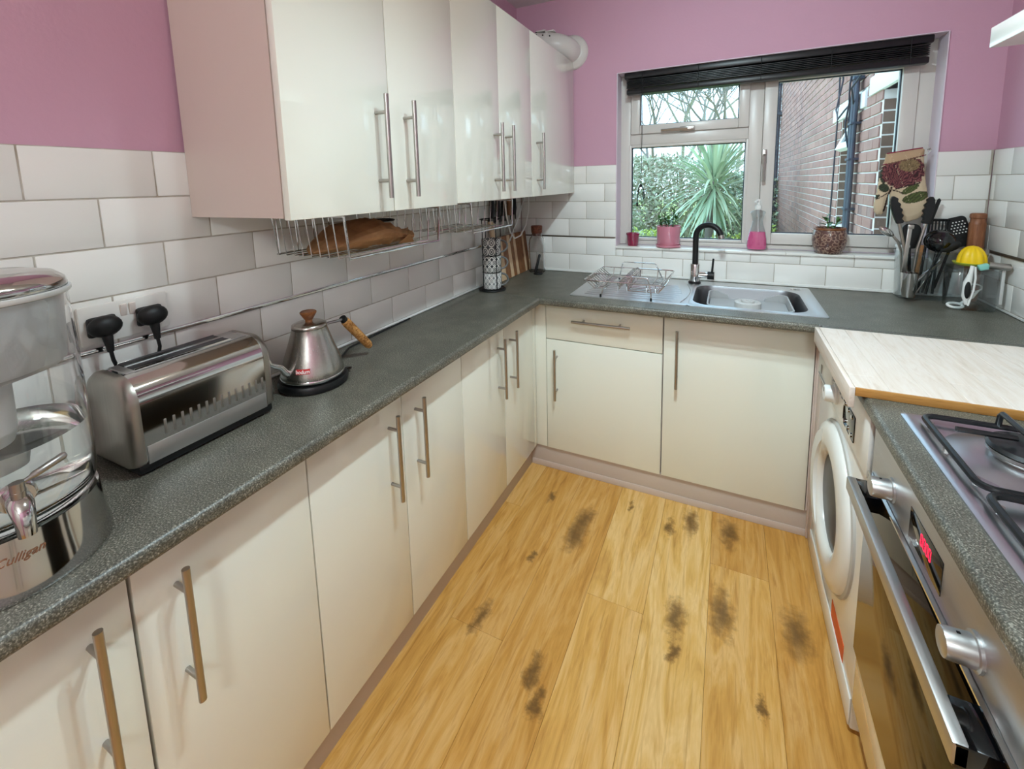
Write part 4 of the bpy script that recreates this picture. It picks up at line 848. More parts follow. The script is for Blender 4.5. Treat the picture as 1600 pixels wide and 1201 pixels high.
# hanging white cable loop
b = MB(); b.tube([(.075, -.06, 1.343), (.080, -.075, 1.25), (.072, -.10, 1.17), (.066, -.16, 1.115), (.064, -.235, 1.107), (.064, -.29, 1.15), (.064, -.33, 1.24), (.064, -.35, 1.343)], .004, 10)
solo('white_cable', b, 'white_plastic', 'white cable hanging in a loop below the corner wall cabinet', 'cable', (.07, -.2, 1.107))
b = MB(); b.tube([(.10, -.16, 1.343), (.095, -.22, 1.25), (.085, -.30, 1.15), (.080, -.34, 1.10), (.090, -.345, 1.11), (.105, -.30, 1.20), (.115, -.20, 1.343)], .0026, 8)
solo('grey_cable', b, 'grey_plastic', 'thin grey cable looped in front of the wooden boards', 'cable', (.1, -.25, 1.1))
bx_, by_ = .125, -.064
t = thing('glass_bottle', 'clear glass bottle with dark cork stopper in the back corner', 'bottle', (bx_, by_, ZT))
b = MB(); b.lathe([(.001, ZT), (.044, ZT), (.0475, ZT+.004), (.0475, ZT+.165), (.042, ZT+.195), (.031, ZT+.212), (.029, ZT+.228), (.0265, ZT+.228), (.028, ZT+.21), (.039, ZT+.192), (.0445, ZT+.163), (.0445, ZT+.008), (.042, ZT+.005), (.001, ZT+.005)], bx_, by_, 48, False); obj('glass', b, 'clear_glass', t, ang=60)
b = MB(); b.lathe([(.0255, ZT+.214), (.026, ZT+.229), (.031, ZT+.231), (.033, ZT+.268), (.030, ZT+.272)], bx_, by_, 32); obj('stopper', b, 'stopper', t)
t = thing('dish_brush', 'black-handled brush on a round foot in front of the glass bottle', 'brush', (.157, -.128, ZT))
b = MB(); b.lathe([(.026, ZT), (.027, ZT+.004), (.022, ZT+.010), (.008, ZT+.013)], .157, -.128, 24); obj('foot', b, 'matt_black', t)
b = MB(); b.tube([(.140, -.134, ZT+.009), (.146, -.130, ZT+.03), (.163, -.118, ZT+.108), (.165, -.117, ZT+.113)], [.006, .0085, .0075, .005], 10); obj('handle', b, 'matt_black', t)
# ================================================================== WINDOW SILL
zs_ = WB+.0005
t = thing('small_plant_pot', 'small dark maroon pot at the corner end of the window sill', 'pot', (.655, .043, zs_))
b = MB(); b.lathe([(.026, zs_), (.028, zs_+.003), (.034, zs_+.058), (.036, zs_+.060), (.036, zs_+.069), (.032, zs_+.069), (.031, zs_+.05), (.026, zs_+.03)], .655, .043, 40); obj('pot', b, 'maroon_glaze', t, ang=50)
def leaf_mesh(L, W):
    q = MB(); V = [(0, 0, 0)]; n = 6
    for k in range(1, n):
        f = k/n; w_ = W*math.sin(PI*f**.8)*.5; z = -.10*L*(f-.5)**2
        V += [(f*L, -w_, z+w_*.25), (f*L, 0, z), (f*L, w_, z+w_*.25)]
    V.append((L, 0, -.02*L)); F = [(0, 2, 1), (0, 3, 2)]
    for k in range(n-2):
        a = 1+3*k; F += [(a, a+1, a+4, a+3), (a+1, a+2, a+5, a+4)]
    a = 1+3*(n-2); F += [(a, a+1, len(V)-1), (a+1, a+2, len(V)-1)]
    m_ = len(V); q.faces(V+[(x, y, z-.0012) for x, y, z in V], F+[tuple(reversed([i+m_ for i in f])) for f in F]); return q
def leafy(parent, stems, L, W, per, rr):
    first = None
    for (p0, p1) in stems:
        p0, p1 = Vector(p0), Vector(p1); b = MB(); b.tube([p0, p0.lerp(p1, .5)+Vector((.002, .001, 0)), p1], .0022, 6); obj('stem', b, 'leaf', parent)
        for k in range(per):
            f = .35+.65*k/(per-1); pos = p0.lerp(p1, f); a = k*2.4+p0.x*90; el = math.radians(rr.uniform(15, 45)+(30 if k == per-1 else 0))
            if first is None:
                first = obj('leaf', leaf_mesh(L, W), 'leaf', parent, recalc=False); first.location = (0, 0, 0); o = first
                # the first leaf is built at the world origin: move its mesh under the parent
                for v in first.data.vertices: v.co += Vector(ORG[parent.name])
                o.location = pos-Vector(ORG[parent.name])
            else: o = dupe(first, parent, pos)
            o.rotation_euler = (0, -el, a); s_ = rr.uniform(.75, 1.15); o.scale = (s_, s_, s_)
rr = random.Random(5)
t = thing('potted_plant', 'pink glazed pot on a matching saucer with a bushy jade plant', 'potted plant', (.842, .040, zs_))
b = MB(); b.lathe([(.050, zs_), (.062, zs_+.004), (.064, zs_+.014), (.060, zs_+.014), (.056, zs_+.006)], .842, .034, 44); obj('saucer', b, 'pink_glaze', t)
b = MB(); b.lathe([(.052, zs_+.0065), (.056, zs_+.012), (.061, zs_+.108), (.063, zs_+.114), (.059, zs_+.114), (.056, zs_+.09), (.001, zs_+.09)], .842, .034, 44, False); obj('pot', b, 'pink_glaze', t, ang=50)
b = MB(); b.lathe([(.055, zs_+.091), (.03, zs_+.096), (.0, zs_+.098)], .842, .034, 24); obj('soil', b, 'soil', t)
leafy(t, [((.815, .03, zs_+.095), (.798, .025, zs_+.150)), ((.83, .04, zs_+.095), (.822, .045, zs_+.158)), ((.845, .02, zs_+.095), (.842, .01, zs_+.150)), ((.86, .035, zs_+.095), (.868, .035, zs_+.205)), ((.855, .045, zs_+.095), (.885, .05, zs_+.17))], .026, .017, 8, rr)
bx_, by_ = 1.549, .030
t = thing('potted_plant', 'round brown embossed pot with a tiny green sprig', 'potted plant', (bx_, by_, zs_))
b = MB(); b.lathe([(.044, zs_), (.050, zs_+.004), (.062, zs_+.03), (.0675, zs_+.06), (.066, zs_+.09), (.060, zs_+.112), (.058, zs_+.118), (.054, zs_+.118), (.055, zs_+.10), (.001, zs_+.098)], bx_, by_, 52, False); obj('pot', b, 'brownpot', t, ang=60)
b = MB(); b.lathe([(.0615, zs_+.110), (.0625, zs_+.114), (.0595, zs_+.120), (.0535, zs_+.1195)], bx_, by_, 48, False); obj('rim', b, 'knob_wood', t)
b = MB(); b.lathe([(.053, zs_+.099), (.03, zs_+.104), (.0, zs_+.105)], bx_, by_, 24); obj('soil', b, 'soil', t)
leafy(t, [((bx_-.006, by_, zs_+.10), (bx_-.016, by_-.004, zs_+.165)), ((bx_+.008, by_+.004, zs_+.10), (bx_+.028, by_+.002, zs_+.148))], .032, .017, 6, rr)
# dish soap
cx_, cy_ = 1.256, .036
t = thing('soap_bottle', 'clear waisted pump bottle half full of pink washing-up liquid', 'soap bottle', (cx_, cy_, zs_))
PB = [(.030, 0), (.043, .004), (.045, .02), (.042, .06), (.036, .09), (.026, .125), (.023, .145), (.028, .172), (.034, .187), (.031, .192), (.013, .198), (.012, .207)]
b = MB(); b.lathe([(.0, zs_)]+[(r, zs_+z) for r, z in PB]+[(r-.0018, zs_+z) for r, z in PB[::-1][:-2]]+[(.040, zs_+.006), (.0, zs_+.0035)], cx_, cy_, 44, False, sy=.62); obj('bottle', b, 'thin_clear', t, ang=60)
b = MB(); b.lathe([(.0, zs_+.0045), (.039, zs_+.0066), (.0428, zs_+.02), (.0398, zs_+.06), (.0335, zs_+.0915), (.0, zs_+.0915)], cx_, cy_, 40, False, sy=.60); obj('soap', b, 'pink_soap', t, ang=50)
b = MB(); b.lathe([(.0135, zs_+.2), (.0145, zs_+.204), (.014, zs_+.221), (.008, zs_+.223), (.0075, zs_+.232), (.0095, zs_+.233), (.0095, zs_+.248), (.006, zs_+.250)], cx_, cy_, 26); b.tube([(cx_, cy_, zs_+.242), (cx_-.012, cy_-.022, zs_+.241), (cx_-.017, cy_-.031, zs_+.236)], [.006, .005, .0045], 10); pm = obj('pump', b, 'white_plastic', t)
b = MB(); b.tube([(cx_, cy_, zs_+.2), (cx_+.003, cy_, zs_+.11), (cx_+.014, cy_, zs_+.012)], .0032, 8); b.cyl((cx_, cy_, zs_+.2), (cx_, cy_, zs_+.165), .007, None, 12); obj('dip_tube', b, 'frosted_plastic', pm)
# ================================================================== FLUE
t = thing('flue_pipe', 'white flue pipe with wall flange above the corner wall cabinet', 'flue pipe', (.3, -.1, 2.09))
R0 = .056
def flue_pt(s): return Vector((.02+s, -.105, 2.175-.05*s/.3))
b = MB(); b.tube([flue_pt(0), flue_pt(.20)], R0, 32); obj('pipe', b, 'pvc', t)
b = MB(); E0 = flue_pt(.20); path = [E0, flue_pt(.215)]+[Vector((flue_pt(.215).x+.085*math.sin(a), -.105+.085*(1-math.cos(a)), flue_pt(.215).z-.018*a)) for a in [PI/2*k/8 for k in range(1, 9)]]+[Vector((flue_pt(.215).x+.087, .0, flue_pt(.215).z-.03))]
b.tube(path, R0+.003, 32); el_ = obj('elbow', b, 'pvc', t, ang=50); EC = path[-1]
b = MB()
for s in (.10, .20): b.tube([flue_pt(s-.004), flue_pt(s+.008)], R0+.005, 32)
obj('collar', b, 'pvc', t)
for s in (.07, .175, .225):
    b = MB(); p = flue_pt(s); b.box(p.x-.025, p.x+.025, p.y-.03, p.y+.004, p.z+R0+.001, p.z+R0+.008, .002); obj('clip', b, 'pvc', t)
for s, a in ((.16, 35), (.195, 35), (.235, 30), (.15, 60)):
    p = flue_pt(s); n_ = Vector((0, -math.cos(math.radians(a)), math.sin(math.radians(a)))); b = MB(); b.cyl(p+n_*(R0-.002), p+n_*(R0+.0055), .0035, None, 10); obj('screw', b, 'rubber_dark', t)
b = MB(); b.lathe([(.092, 0), (.092, .006), (.082, .016), (.064, .024), (.060, .026)], 0, 0, 44, mtx=Matrix.Translation((EC.x, TK-.001, EC.z)) @ Matrix.Rotation(PI/2, 4, 'X')); obj('flange', b, 'pvc', t, ang=50)
# ================================================================== UTENSIL CORNER
def open_tub(b, loops_out, th):
    """thin-walled open tub from rounded-rect rows (x0,x1,y0,y1,r,z)"""
    out = [rrect(*q) for q in loops_out]; inn = [rrect(q[0]+th, q[1]-th, q[2]+th, q[3]-th, max(.002, q[4]-th), q[5]) for q in loops_out[::-1]]
    inn[-1] = [(x, y, z+th) for x, y, z in inn[-1]]; b.loft(out+inn, True, True)
b = MB(); open_tub(b, [(1.786, 1.930, -.100, -.022, .018, ZT+.0005), (1.782, 1.936, -.104, -.020, .02, ZT+.004), (1.772, 1.952, -.112, -.016, .022, ZT+.190), (1.768, 1.957, -.116, -.013, .022, ZT+.194), (1.768, 1.957, -.116, -.013, .022, ZT+.201)], .0022)
solo('utensil_tub', b, 'thin_clear', 'clear plastic tub crammed with cooking utensils in the right corner', 'container', (1.86, -.06, ZT), ang=50)
b = MB(); b.lathe([(.020, 1.0), (.0215, 1.10), (.026, 1.103), (.026, 1.112), (.0225, 1.113), (.019, 1.01)], 1.800, -.034, 28, False); b.lathe([(.0, ZT+.004), (.018, ZT+.004), (.020, 1.0)], 1.800, -.034, 28, False)
solo('white_tumbler', b, 'white_plastic', 'white plastic tumbler inside the left end of the clear utensil tub', 'cup', (1.80, -.034, ZT+.004))
# open tongs with scalloped black tips
t = thing('kitchen_tongs', 'steel tongs with scalloped black tips opened in a V in front of the oven glove', 'tongs', (1.822, -.07, ZT+.01))
for s, pts in ((1, [(1.820, .93), (1.794, 1.10), (1.770, 1.205)]), (-1, [(1.826, .93), (1.836, 1.10), (1.855, 1.205)])):
    b = MB(); b.tube([(pts[0][0], -.070, pts[0][1]), (pts[1][0], -.070, pts[1][1]), (pts[2][0], -.070, pts[2][1])], [.0045, .006, .0065], 8); arm = obj('arm', b, 'brushed_steel_z', t)
    x0, z0 = pts[2]; x1, z1 = (1.742, 1.318) if s > 0 else (1.866, 1.315); P = []; n = 22; d_ = Vector((x1-x0, z1-z0)); L_ = d_.length; d_.normalize(); pr_ = Vector((d_.y, -d_.x))*s
    inner = []; outer = []
    for k in range(n+1):
        f = k/n; w1 = .011+.006*math.sin(PI*min(1, f*1.1))+.0032*math.sin(f*30); w2 = .009+.006*math.sin(PI*f)
        if f > .9: w1 *= 1-(f-.9)*6; w2 *= 1-(f-.9)*6
        c = Vector((x0, z0))+d_*L_*f; inner.append(c+pr_*w1); outer.append(c-pr_*w2)
    b = MB(); b.prism([(p.x, p.y) for p in inner+outer[::-1]], .018, Matrix.Translation((0, -.061, 0)) @ Matrix.Rotation(PI/2, 4, 'X'), .0015); obj('tip', b, 'matt_black', arm)
def flat_tool(name, label, cat, head, mat, y, th, shaft, shaft_mat='matt_black', r=.005, tilt=0., holes=None):
    t = thing(name, label, cat, (shaft[-1][0], y, ZT+.01))
    b = MB(); b.prism(head, th, Matrix.Translation((0, y, 0)) @ Matrix.Rotation(PI/2, 4, 'X'), .001); hd_ = obj('blade', b, mat, t)
    b = MB(); b.tube([(x, y-th*.5, z) for x, z in shaft], r, 8); obj('handle', b, shaft_mat, t)
    return t, hd_
def rpoly(cx, cz, w, h, r, rot=0.):
    return [(cx+p[0]*math.cos(rot)-p[1]*math.sin(rot), cz+p[0]*math.sin(rot)+p[1]*math.cos(rot)) for p in rrect(-w/2, w/2, -h/2, h/2, r, 0, 5)]
flat_tool('spatula', 'black silicone spatula with a broad rounded head behind the tongs', 'spatula', rpoly(1.817, 1.150, .062, .105, .024), 'matt_black', -.045, .009, [(1.817, 1.10), (1.83, .91)])
flat_tool('spatula', 'narrow black spatula tip poking out behind the right tong tip', 'spatula', [(1.868, 1.20), (1.882, 1.20), (1.905, 1.30), (1.899, 1.308), (1.893, 1.302)], 'matt_black', -.038, .006, [(1.875, 1.205), (1.86, .91)])
# slotted turner: a frame of bars so the slots are open
t = thing('slotted_turner', 'black turner with upright slots standing at the back of the tub', 'turner', (1.913, -.034, ZT+.01))
b = MB(); b.box(1.884, 1.942, -.040, -.036, 1.213, 1.224, .001); b.box(1.884, 1.942, -.040, -.036, 1.145, 1.158, .001)
for k in range(6): x = 1.884+k*.0106; b.box(x, x+.005, -.040, -.036, 1.15, 1.22)
obj('blade', b, 'matt_black', t); b = MB(); b.tube([(1.913, -.038, 1.15), (1.905, -.045, .91)], .005, 8); obj('handle', b, 'matt_black', t)
# perforated skimmer
t, hd_ = flat_tool('skimmer', 'black square skimmer with small round holes at the back of the tub', 'skimmer', rpoly(1.975, 1.170, .068, .125, .016, .30), 'matt_black', -.024, .003, [(1.955, 1.11), (1.915, .93)])
b = MB()
for i in range(5):
    for j in range(5):
        u, v_ = -.02+i*.010+(j % 2)*.005, -.005+j*.0115; x = 1.975+u*math.cos(.3)-v_*math.sin(.3); z = 1.170+u*math.sin(.3)+v_*math.cos(.3); b.cyl((x, -.0272, z), (x, -.0276, z), .0026, None, 8)
obj('perforation', b, 'white_plastic', hd_)
# big black ladle bowls
t = thing('ladle', 'large glossy black ladle with its round bowl upwards in the tub', 'ladle', (1.90, -.085, ZT+.01))
b = MB(); b.lathe([(.0, .034), (.018, .031), (.034, .021), (.045, .006), (.048, -.004), (.045, -.003), (.033, .016), (.0, .029)], 0, 0, 36, False, mtx=Matrix.Translation((1.897, -.086, 1.140)) @ Matrix.Rotation(math.radians(62), 4, 'X') @ Matrix.Rotation(math.radians(-20), 4, 'Y')); obj('bowl', b, 'black_gloss', t, ang=60)
b = MB(); b.tube([(1.90, -.065, 1.10), (1.895, -.06, 1.03), (1.88, -.06, .91)], .005, 8); obj('handle', b, 'black_gloss', t)
t = thing('serving_spoon', 'dark grey oval serving spoon lying across the black ladle', 'spoon', (1.92, -.10, ZT+.01))
b = MB(); b.ball((1.925, -.112, 1.118), .03, (1.15, .22, .62), 20, Matrix.Rotation(math.radians(-28), 3, 'Y')); obj('bowl', b, 'cast_black', t)
b = MB(); b.tube([(1.90, -.108, 1.10), (1.875, -.095, 1.02), (1.86, -.085, .92)], .004, 8); obj('handle', b, 'cast_black', t)
t = thing('steel_spoon', 'steel spoon leaning out over the left side of the tub towards the window', 'spoon', (1.80, -.055, ZT+.01))
b = MB(); b.ball((1.735, -.052, 1.168), .027, (1.2, .35, .55), 20, Matrix.Rotation(math.radians(38), 3, 'Y')); obj('bowl', b, 'polished_steel', t)
b = MB(); b.tube([(1.758, -.052, 1.150), (1.776, -.055, 1.125), (1.786, -.060, 1.09), (1.800, -.062, .92)], [.005, .0055, .0045, .004], 8); obj('handle', b, 'brushed_steel_z', t)
t = thing('coffee_scoop', 'steel scoop with a long flat handle hooked at the front of the tub', 'scoop', (1.80, -.128, ZT+.001))
b = MB(); b.obox((1.786, -.127, 1.103), (.014, .003, .200), Matrix.Rotation(math.radians(3), 3, 'Y'), .001); b.obox((1.793, -.127, 1.197), (.020, .007, .018), Matrix.Rotation(math.radians(3), 3, 'Y'), .003); obj('handle', b, 'handle_steel', t)
b = MB(); b.lathe([(.001, ZT+.020), (.019, ZT+.020), (.024, ZT+.05), (.028, ZT+.108), (.0285, ZT+.120), (.026, ZT+.120), (.022, ZT+.05), (.001, ZT+.026)], 1.797, -.146, 32, False); obj('cup', b, 'polished_steel', t)
t = thing('wooden_spoon', 'wooden spoon handle standing in the front of the tub', 'spoon', (1.83, -.09, ZT+.006))
b = MB(); b.tube([(1.829, -.095, ZT+.006), (1.833, -.098, 1.0), (1.842, -.100, 1.12)], [.0065, .007, .006], 10); obj('handle', b, 'spoon_wood', t)
for k, (a, c, lab) in enumerate([((1.834, -.095, .968), (1.918, -.055, 1.048), 'long shiny steel handle lying at a slant in the tub'), ((1.842, -.080, .915), (1.925, -.045, 1.068), 'thin steel skewer lying at a slant in the tub below the shiny handle')]):
    b = MB(); b.tube([a, c], [.0075, .0055] if k == 0 else [.003, .004], 10); solo('sharpening_steel' if k == 0 else 'skewer', b, 'polished_steel' if k == 0 else 'brushed_steel_z', lab, 'utensil', a)
# second, squarer jar in front
b = MB(); open_tub(b, [(1.909, 2.026, -.232, -.132, .016, ZT+.0005), (1.905, 2.031, -.236, -.128, .018, ZT+.004), (1.903, 2.034, -.238, -.126, .018, ZT+.145), (1.906, 2.030, -.235, -.129, .018, ZT+.152), (1.902, 2.034, -.239, -.125, .018, ZT+.157), (1.902, 2.034, -.239, -.125, .018, ZT+.161)], .0025)
solo('gadget_jar', b, 'thin_clear', 'clear square jar of kitchen gadgets in front of the utensil tub', 'jar', (1.967, -.18, ZT), ang=50)
t = thing('vegetable_peeler', 'white vegetable peeler with a black grip hooked over the front of the gadget jar', 'peeler', (1.94, -.245, ZT+.03))
b = MB(); b.tube([(1.947, -.243, 1.066), (1.944, -.2435, 1.04), (1.937, -.244, 1.0), (1.935, -.244, .95), (1.940, -.244, .918)], [.006, .0065, .012, .011, .005], 12); fr_ = obj('frame', b, 'white_plastic', t)
b = MB(); b.ball((1.9365, -.2545, .975), .0125, (.75, .35, 2.6), 20); obj('grip', b, 'matt_black', t)
b = MB(); b.tube([(1.955, -.243, 1.062), (1.958, -.245, 1.02), (1.955, -.248, .975), (1.944, -.248, .915)], .0032, 8); obj('blade_arm', b, 'white_plastic', t)
t = thing('kitchen_scissors', 'white handled scissors lying at the bottom of the gadget jar', 'scissors', (1.95, -.19, ZT+.006))
b = MB(); b.tube([(1.920+.022*math.cos(a), -.215+.012*math.sin(a), ZT+.014+.006*math.sin(a)) for a in [2*PI*k/18 for k in range(18)]], .005, 8, True); b.tube([(1.934, -.21, ZT+.018), (1.975, -.19, ZT+.045), (1.995, -.18, ZT+.07)], [.005, .006, .003], 8); obj('handle', b, 'white_plastic', t)
b = MB(); b.tube([(1.985+.022*math.cos(a), -.17, ZT+.078+.014*math.sin(a)) for a in [2*PI*k/18 for k in range(18)]], .003, 8, True); obj('loop', b, 'grey_plastic', t)
# citrus squeezer
t = thing('citrus_squeezer', 'bright yellow ribbed lemon squeezer on a lime green dish on top of the gadget jar', 'squeezer', (1.972, -.165, ZT+.162))
b = MB(); L_ = []
for f in [0, .12, .3, .5, .7, .85, .95, 1.]:
    rr_ = .040*math.sqrt(max(0.001, 1-f**2.2)); L_.append([(1.972+rr_*(1+.10*abs(math.cos(5*a)))*math.cos(a), -.165+rr_*(1+.10*abs(math.cos(5*a)))*math.sin(a), ZT+.174+f*.066) for a in [2*PI*k/60 for k in range(60)]])
b.loft(L_); obj('cone', b, 'lemon', t, ang=60)
b = MB(); b.lathe([(.036, ZT+.164), (.046, ZT+.168), (.051, ZT+.176), (.048, ZT+.176), (.036, ZT+.170)], 1.968, -.165, 36); obj('dish', b, 'lime_green', t)
b = MB(); b.obox((1.985, -.222, ZT+.168), (.030, .018, .022), Matrix.Rotation(math.radians(-20), 3, 'Y'), .004); solo('sponge', b, 'teal', 'small pale teal block on the front edge of the gadget jar', 'sponge', (1.985, -.222, ZT+.16))
b = MB(); b.cyl((1.997, -.226, ZT+.176), (2.052, -.232, ZT+.172), .0125, None, 22); b.cyl((2.0515, -.232, ZT+.172), (2.053, -.232, ZT+.172), .0105, None, 22); solo('garlic_roller', b, 'handle_steel', 'grey metal cylinder lying across the right rim of the gadget jar', 'roller', (2.02, -.229, ZT+.17))
b = MB(); b.box(2.0365, 2.046, -.225, -.214, ZT+.03, ZT+.158, .002); solo('grey_stick', b, 'grey_plastic', 'flat grey handle standing upright at the right side of the gadget jar', 'utensil', (2.041, -.22, ZT+.03))
b = MB(); b.tube([(2.01, -.16, ZT+.20), (2.02, -.13, ZT+.215), (2.035, -.10, ZT+.214), (2.045, -.085, ZT+.205)], [.009, .012, .008, .005], 10); b.tube([(2.015, -.15, ZT+.20), (1.995, -.14, ZT+.16), (1.98, -.15, ZT+.06)], .005, 8); solo('steel_corkscrew', b, 'handle_steel', 'small steel corkscrew poking out behind the lemon squeezer', 'corkscrew', (2.01, -.14, ZT+.06))
t = thing('rolling_pin', 'tall wooden rolling pin standing upright in the corner behind the jars', 'rolling pin', (2.025, -.045, ZT))
b = MB(); b.lathe([(.021, ZT), (.024, ZT+.01), (.0255, ZT+.31), (.0245, ZT+.318), (.0225, ZT+.321), (.0225, ZT+.335), (.0255, ZT+.338), (.0250, ZT+.352), (.020, ZT+.356)], 2.022, -.044, 32); obj('roller', b, 'mill_wood', t)
# ================================================================== OVEN GLOVE (printed cloth)
def inside(P, x, y):
    c = False; j = len(P)-1
    for i in range(len(P)):
        if (P[i][1] > y) != (P[j][1] > y) and x < (P[j][0]-P[i][0])*(y-P[i][1])/(P[j][1]-P[i][1])+P[i][0]: c = not c
        j = i
    return c
def dist(P, x, y):
    best = 1e9
    for i in range(len(P)):
        ax, ay = P[i]; bx2, by2 = P[(i+1) % len(P)]; dx, dy = bx2-ax, by2-ay; t = max(0, min(1, ((x-ax)*dx+(y-ay)*dy)/(dx*dx+dy*dy))); best = min(best, math.hypot(x-ax-t*dx, y-ay-t*dy))
    return best
GP = [(190, 155), (420, 118), (640, 84), (672, 100), (676, 200), (690, 330), (725, 500), (762, 640), (778, 730), (765, 830), (725, 900), (660, 950), (560, 985), (470, 995), (400, 985), (350, 930), (318, 860), (290, 760), (268, 650), (258, 700), (248, 800), (232, 865), (195, 918), (130, 925), (92, 890), (74, 820), (84, 730), (105, 600), (122, 470), (140, 320), (172, 240)]
UX, UZ = .00207/8, .00274/8
def gx(c): return 1.721+(c-190)*UX
def gz(c, cx): return 1.492-(c-172)*UZ-(cx-190)*.000015
def mix3(a, b_, f): return tuple(x+(y-x)*f for x, y in zip(a, b_))
C_ = {k: lin(v)[:3] for k, v in dict(cream='CDB698', tan='8E7654', mar='5A2A33', rose='8C5350', dark='2E1D1C', green='5E6B38', dgreen='3C4A35', cuff='B8997A').items()}
def ell(x, y, cx, cy, rx, ry, a):
    c, s = math.cos(a), math.sin(a); u = ((x-cx)*c+(y-cy)*s)/rx; v = (-(x-cx)*s+(y-cy)*c)/ry; return u*u+v*v, u, v
def gcol(x, y):
    n1 = noise.noise(Vector((x*.02, y*.02, 0))); n2 = noise.noise(Vector((x*.06, y*.06, 3)))
    seam = 300-(x-140)*.235
    if y < seam-6: return C_['cuff']
    if y < seam+8: return mix3(C_['mar'], C_['tan'], .3)
    col = C_['cream']
    for cx, cy, rx, ry, a, g in ((185, 580, 68, 52, .2, 'dgreen'), (160, 440, 38, 85, -.15, 'dgreen'), (520, 585, 120, 40, -.5, 'green'), (600, 680, 175, 62, -.28, 'green'), (105, 690, 40, 18, -.6, 'dgreen')):
        d, u, v = ell(x, y, cx, cy, rx, ry, a)
        if d < 1: col = mix3(C_[g], C_['dark'], .75 if d > .82 or abs(v) < .06 else .25+.35*(math.sin(u*14+v*9) > .3))
    d, u, v = ell(x, y, 410, 385, 285, 185, -.12)
    if d+n1*.35 < .95:
        a = math.atan2(y-600, x-285); st = math.sin(a*46+n1*5+n2*2); col = mix3(C_['mar'], C_['rose'], .75) if st > .35 else (C_['mar'] if st > -.45 else mix3(C_['dark'], C_['mar'], .25))
        d2, _, _ = ell(x, y, 480, 295, 130, 75, -.1)
        if d2+n2*.4 < 1: col = mix3(C_['tan'], C_['dark'], .55 if n2 > .12 else .12)
    sx_ = 272-(y-600)*.24
    if 560 < y < 880 and abs(x-sx_) < 14+(y-600)*.012: col = C_['dark']
    for f_ in (lambda x: 600+.0016*(x-250)**2*.8 if 250 < x < 440 else None, lambda x: 640+(240-x)*.6 if 95 < x < 240 else None, lambda x: 590-(x-330)*.28 if 330 < x < 640 else None):
        q = f_(x)
        if q is not None and abs(y-q) < 7: col = C_['dark']
    return col
st_ = 9; V = []; F = []; idx = {}; colr_ = []
for j in range(int(1010/st_)):
    for i in range(int(800/st_)):
        x, y = i*st_, 70+j*st_
        if inside(GP, x, y):
            d = dist(GP, x, y); h = .016*math.sqrt(min(1, d/70)); wob = .003*noise.noise(Vector((x*.008, y*.008, 9)))
            idx[i, j] = len(V); V.append((gx(x), -.016-h+wob, gz(y, x))); colr_.append(gcol(x, y))
nf = len(V); V += [(p[0], -.016+.006*min(1, 1), p[2]) for p in V[:nf]]; colr_ += colr_[:nf]
for (i, j), a in idx.items():
    q = [idx.get(k) for k in ((i, j), (i+1, j), (i+1, j+1), (i, j+1))]
    if None not in q: F.append(tuple(q[::-1])); F.append(tuple(k+nf for k in q))
bnd = {}
for f in F[::2]:
    for a, c in zip(f, f[1:]+f[:1]): bnd[a, c] = 1
for (a, c) in list(bnd):
    if (c, a) not in bnd: F.append((c, a, a+nf, c+nf))
t = thing('oven_glove', 'cream oven glove printed with a maroon protea flower hanging beside the window', 'oven glove', (1.80, -.01, 1.51))
m = M('printed_cotton', 'D8C2A2', .9); at = m.n('Attribute', attribute_name='print'); m.base(at.outputs['Color']); m.bump(m.noise(m.coord('Object'), 300, 2), .25, .001); MT['printed'] = m.m
b = MB(); b.faces(V, F); gb = obj('glove', b, 'printed', t, ang=70)
ca = gb.data.color_attributes.new('print', 'FLOAT_COLOR', 'POINT')
lut = {}
for p, c in zip(V, colr_): lut[round(p[0], 4), round(p[2], 4)] = c
for k, v in enumerate(gb.data.vertices):
    c = lut.get((round(v.co.x+1.80, 4), round(v.co.z+1.51, 4)))
    ca.data[k].color = (*(c or C_['cream']), 1)
b = MB(); b.tube([(gx(c_), -.0275, gz(300-(c_-140)*.235, c_)+.001) for c_ in range(140, 690, 30)], .0016, 6); b.tube([(gx(190), -.022, gz(157, 190)), (gx(640), -.022, gz(86, 640))], .0022, 6); obj('piping', b, 'maroon_glaze', t)
b = MB(); b.tube([(gx(665), -.018, gz(110, 665)), (gx(720), -.014, gz(75, 720)), (gx(760), -.010, gz(110, 760)), (gx(720), -.014, gz(150, 720)), (gx(655), -.020, gz(190, 655))], .0022, 6); obj('hanging_loop', b, 'grey_plastic', t)
b = MB(); b.tube([(gx(735), .006, gz(100, 735)), (gx(735), -.012, gz(102, 735)), (gx(735), -.018, gz(92, 735))], .0022, 8); solo('wall_hook', b, 'handle_steel', 'small metal hook at the window edge holding the oven glove', 'hook', (gx(735), 0, gz(100, 735)))
# ================================================================== OUTSIDE
GZ = -.3
b = MB(); b.box(-9, 12, .30, 40, GZ-.1, GZ); struct('ground', b, 'lawn')
NX = 1.98; NY0, NY1, NZ0, NZ1 = .32, 7.75, GZ, 4.2
OPEN = [(1.83, 2.34, .985, 1.885), (.55, 1.19, .985, 1.94)]
nb = thing('neighbouring_house', 'red brick side wall of the house seen through the right window pane', 'house', (NX, 4, GZ))
b = MB(); ys = sorted({NY0, NY1, *[o[0] for o in OPEN], *[o[1] for o in OPEN]})
for a, c in zip(ys, ys[1:]):
    op = [o for o in OPEN if o[0] <= a and o[1] >= c]
    if op: b.box(NX+.004, NX+.30, a, c, NZ0, op[0][2]); b.box(NX+.004, NX+.30, a, c, op[0][3], NZ1)
    else: b.box(NX+.004, NX+.30, a, c, NZ0, NZ1)
obj('wall', b, 'mortar', nb)
LINT = [(1.55, 2.62, 1.885, 2.0), (.35, 1.45, 1.94, 2.06)]
